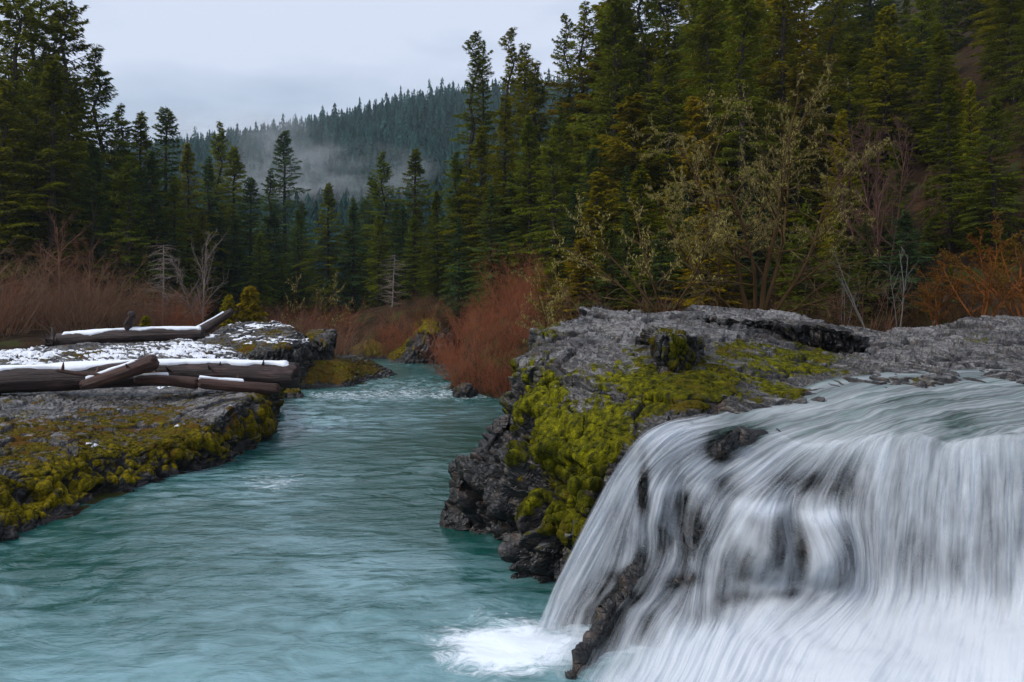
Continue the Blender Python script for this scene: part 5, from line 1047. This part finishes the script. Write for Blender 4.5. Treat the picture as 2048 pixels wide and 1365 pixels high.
def log(label, pts, r0, r1, mat, seed, snow=(0.02, 0.97), snow_w=0.9, name='driftwood_log', knots=0, group='driftwood logs', parent=None, snow_h=0.11, rag=0.9):
    """pts: world points of the axis"""
    pts = np.array(pts, float); nu = 200; ns = 40
    ax = catmull(pts, np.linspace(0, len(pts) - 1, nu)); T = unit(np.gradient(ax, axis=0))
    side = unit(np.cross(T, [0, 0, 1.])); upv = np.cross(side, T)
    u = np.linspace(0, 1, nu); th = np.linspace(0, 2 * np.pi, ns)
    U, TH = np.meshgrid(u, th, indexing='ij')
    Ls = np.linalg.norm(np.diff(ax, axis=0), axis=1).sum()
    R = r0 + (r1 - r0) * U
    q = np.stack([np.cos(TH).ravel() * 1.3, np.sin(TH).ravel() * 1.3, (U * Ls).ravel() * 0.35], -1)
    R = R * (1 + 0.22 * fbm(q + seed, 4, seed).reshape(R.shape) + 0.12 * fbm(q * np.array([5, 5, .8]), 3, seed + 3).reshape(R.shape))
    # broken ends
    e = np.minimum(U, 1 - U) * Ls
    R = R * (0.25 + 0.75 * sstep(-0.04, 0.30, e + rag * 0.3 * fbm(q * 2.2, 3, seed + 7).reshape(R.shape)) ** .6)
    R[0] *= .02; R[-1] *= .02; R[:, -1] = R[:, 0]
    G = ax[:, None] + side[:, None] * (np.cos(TH) * R)[..., None] + upv[:, None] * (np.sin(TH) * R)[..., None]
    gr = np.stack([TH.ravel() / 6.283 * 2, (U * Ls).ravel() * .5, 0 * U.ravel()], -1)
    root = empty(name, tuple(ax[nu // 2])) if parent is None else parent
    off = np.array(root.location)
    mesh_np('wood', G.reshape(-1, 3) - off, grid_faces(nu, ns), mat, root, attrs={'grain': gr})
    rr = np.random.RandomState(seed)
    for _ in range(knots):
        i = rr.randint(15, nu - 15); a = rr.uniform(0.2, 2.9); d = unit(side[i] * math.cos(a) + upv[i] * math.sin(a) + T[i] * rr.normal(0, .3))
        R_ = r0 + (r1 - r0) * i / nu; p = ax[i] + d * R_ * .8 - off; L_ = rr.uniform(.15, .45)
        V, Fq = tubes([[*p, *(p + d * L_ * .6), .07, .05], [*(p + d * L_ * .6), *(p + d * L_ + [0, 0, .05]), .05, .02]], 6)
        mesh_np('branch_stub', V, Fq, mat, root, attrs={'grain': V})
    if snow:
        m = 160; k = 17; us = np.linspace(snow[0], snow[1], m); w = np.linspace(-1, 1, k)
        US, W = np.meshgrid(us, w, indexing='ij'); q = np.stack([US.ravel() * Ls * 0.5, W.ravel() * 0, np.zeros(m * k) + seed], -1)
        wid = snow_w * (0.80 + 1.5 * fbm(np.stack([us * Ls * 0.55, 0 * us, 0 * us + seed], -1), 4, seed + 9))
        wl = snow_w * (0.80 + 1.5 * fbm(np.stack([us * Ls * 0.55, 0 * us + 5, 0 * us + seed], -1), 4, seed + 10))
        ang = np.pi / 2 + np.where(W > 0, W * np.clip(wid, .15, 1.4)[:, None], W * np.clip(wl, .15, 1.4)[:, None])
        idx = np.clip((US * (nu - 1)), 0, nu - 1.001); A = catmull(ax, idx[:, 0]); Tt = catmull(side, idx[:, 0]); Uu = catmull(upv, idx[:, 0])
        Rs = r0 + (r1 - r0) * US
        endf = sstep(0, .02, US - snow[0]) * sstep(0, .02, snow[1] - US)
        hh = snow_h * np.sqrt(np.clip(1 - W ** 2, 0, 1)) * (0.8 + 0.6 * fbm(np.stack([US.ravel() * Ls * .8, W.ravel(), W.ravel() * 0 + seed], -1), 3, seed).reshape(US.shape)) * endf
        Rr = Rs * 1.0 + hh - 0.04 * (np.abs(W) > .97) - .03 * (1 - endf)
        Gs = A[:, None] + Tt[:, None] * (np.cos(ang) * Rr)[..., None] + Uu[:, None] * (np.sin(ang) * Rr)[..., None]
        mesh_np('snow', Gs.reshape(-1, 3) - off, grid_faces(m, k), SNOWM, root)
    if parent is None: tag(root, label, 'log', group)
    return root
def P3(*a): return [tuple(PX(*q)) for q in a]
log('biggest fallen log, snow along its whole top, its blunt tip over the water', P3((-90, 768, 33.2), (100, 757, 33.8), (300, 748, 34.5), (450, 748, 35), (598, 753, 35.2)), 0.52, 0.54, LOGM, 5, snow=(0.0, 0.955), snow_w=0.72, knots=6, snow_h=.14, rag=1.6)
lg = log('second fallen log with a root mass at its left end, lying on the snowy mound', P3((112, 684, 52.6), (200, 676, 53), (300, 670, 53.4), (410, 668, 53.8)), 0.52, 0.40, LOGM, 9, snow=(0.08, 0.97), snow_w=0.8, snow_h=.13)
# root mass
off = np.array(lg.location); c0 = PX(108, 686, 52.5); segs = []
r_ = np.random.RandomState(4)
for i in range(34):
    d = unit(np.array([-.5, r_.normal(0, .7), r_.normal(-.1, .8)])); p = c0 - off + r_.normal(0, .12, 3); L_ = r_.uniform(.35, .95)
    for k in range(4):
        d = unit(d + r_.normal(0, .28, 3)); p2 = p + d * L_ / 4 * 1.2; segs.append([*p, *p2, .15 * (1 - k / 4.5), .15 * (1 - (k + 1) / 4.5)]); p = p2
V, Fq = tubes(segs, 6); mesh_np('roots', V, Fq, LOGM, lg, attrs={'grain': V})
log('slanting broken log pointing up right, leaning beside the second log', P3((385, 672, 54.6), (425, 648, 55), (467, 621, 55.4)), 0.36, 0.22, LOGM, 13, snow=(0.05, 0.8), snow_w=0.5)
log('short red splintered log lying slantwise across the biggest log', P3((160, 774, 32.6), (240, 748, 32.9), (316, 722, 33.2)), 0.20, 0.34, LOGR, 17, snow=(0.12, 0.72), snow_w=0.5, knots=2, rag=.8)
log('thin pale log under the middle of the biggest log', P3((268, 760, 33.4), (330, 760, 33.6), (400, 768, 33.9)), 0.16, 0.26, LOGR, 21, snow=(0.0, 0.55), snow_w=.6, knots=2)
log('reddish log sticking out over the water beneath the tip of the biggest log', P3((396, 766, 33.5), (470, 773, 33.8), (560, 779, 34.2)), 0.22, 0.24, LOGR, 23, snow=(0.0, 0.6), snow_w=.45, knots=2)
log('slim pale branch resting against the left half of the biggest log', P3((112, 741, 32.6), (160, 748, 32.7), (212, 750, 32.8)), 0.07, 0.10, LOGR, 27, snow=None, knots=3, name='driftwood_branch')
st = log('stubby dark snag with yellow moss, standing upright on the second log', P3((259, 662, 53.2), (256, 648, 53.2), (264, 634, 53.1), (258, 624, 53.1)), 0.30, 0.20, LOGM, 31, snow=None, name='snag', knots=2, group='snags')
st['category'] = 'snag'; st['label'] = 'stubby dark snag standing upright on the second log'; del st['group']
for o in list(SC.objects):
    if o.name.split('.')[0] in ('snow', 'branch_stub', 'roots') and o.parent is not None and o.parent.parent is None:
        wd = [c for c in o.parent.children if c.name.split('.')[0] == 'wood']
        if wd: o.parent = wd[0]
# winter shrublets at the riffle
bare('k1', 628, 765, 51, 'small bare shrublet standing in the riffle near the left shore', 'shrub', 'shrublets in the riffle', base=797, name='shrublet', wide=1.2)
bare('k1', 692, 788, 49.5, 'tiny bare twig tuft poking from the water right of the shrublet', 'shrub', 'shrublets in the riffle', base=802, name='shrublet')
for k in list(PROTO):
    if not PROTO[k][2]:
        rt = PROTO[k][0]
        for ch in list(rt.children): bpy.data.objects.remove(ch)
        bpy.data.objects.remove(rt)

resolve_auto()
# ---------------------------------------------------------------- haze and mist
def haze_box(name, lo, hi, density, color, noise=None, label=None, cat=None):
    lo = np.array(lo, float); hi = np.array(hi, float)
    V = np.array([[(lo, hi)[i][0], (lo, hi)[j][1], (lo, hi)[k][2]] for i in (0, 1) for j in (0, 1) for k in (0, 1)])
    Fq = [(0, 1, 3, 2), (4, 6, 7, 5), (0, 4, 5, 1), (2, 3, 7, 6), (0, 2, 6, 4), (1, 5, 7, 3)]
    t = NT(name)
    pv = t.n('ShaderNodeVolumePrincipled'); pv.inputs['Color'].default_value = (*color, 1); pv.inputs['Density'].default_value = density
    pv.inputs['Anisotropy'].default_value = 0.0
    t.l(pv.outputs[0], t.out.inputs['Volume'])
    o = mesh_np(name, V, Fq, t.m, smooth=False); tag(o, kind='stuff'); return o
haze_box('haze', (-1500, -40, -4), (1600, 2150, 330), 0.00014, (0.72, 0.92, 1.0))

def mist_bank(label, c, rad, density, seed, scale=0.02):
    """a soft wisp of cloud with its own depth"""
    c = np.array(c, float); rad = np.array(rad, float)
    th, ph = np.meshgrid(np.linspace(0, 2 * np.pi, 33), np.linspace(0.001, np.pi - .001, 17))
    V = np.stack([np.cos(th) * np.sin(ph), np.sin(th) * np.sin(ph), np.cos(ph)], -1).reshape(-1, 3)
    t = NT('mist'); o = t.obj()
    n = t.noise(2.3, 6, 0.66, t.mapping(o, (1.0, 1.0, 0.7), loc=(seed, 0, 0)), 0.5)
    ln = t.n('ShaderNodeVectorMath'); ln.operation = 'LENGTH'; t.l(o, ln.inputs[0])
    f = t.math('MULTIPLY', t.step(0.42, 0.72, n), t.step(1.0, 0.35, ln.outputs['Value']))
    pv = t.n('ShaderNodeVolumePrincipled'); pv.inputs['Color'].default_value = (0.93, 0.96, 1.0, 1)
    t.l(t.math('MULTIPLY', f, density), pv.inputs['Density']); t.l(pv.outputs[0], t.out.inputs['Volume'])
    m = mesh_np('mist', V, grid_faces(17, 33, True), t.m); m.location = c; m.scale = rad; tag(m, kind='stuff', label=label); return m
def at(px, py, Y): return tuple(PX(px, py, Y))
mist_bank('wisp of mist low in the valley before the far ridge', at(650, 350, 330), (58, 30, 17), 0.04, 3)
mist_bank('mist drifting up the ridge flank', at(560, 300, 480), (46, 40, 30), 0.02, 8)
mist_bank('cloud resting on the far left end of the ridge', at(430, 262, 880), (150, 70, 30), 0.025, 12)
mist_bank('spray mist hanging over the foot of the waterfall', at(1850, 1235, 12.2), (2.6, 0.7, 0.42), 0.55, 20)
mist_bank('spray mist where the left curtain of the waterfall meets the pool', at(1090, 1262, 13.9), (0.9, 0.5, 0.30), 1.1, 23)
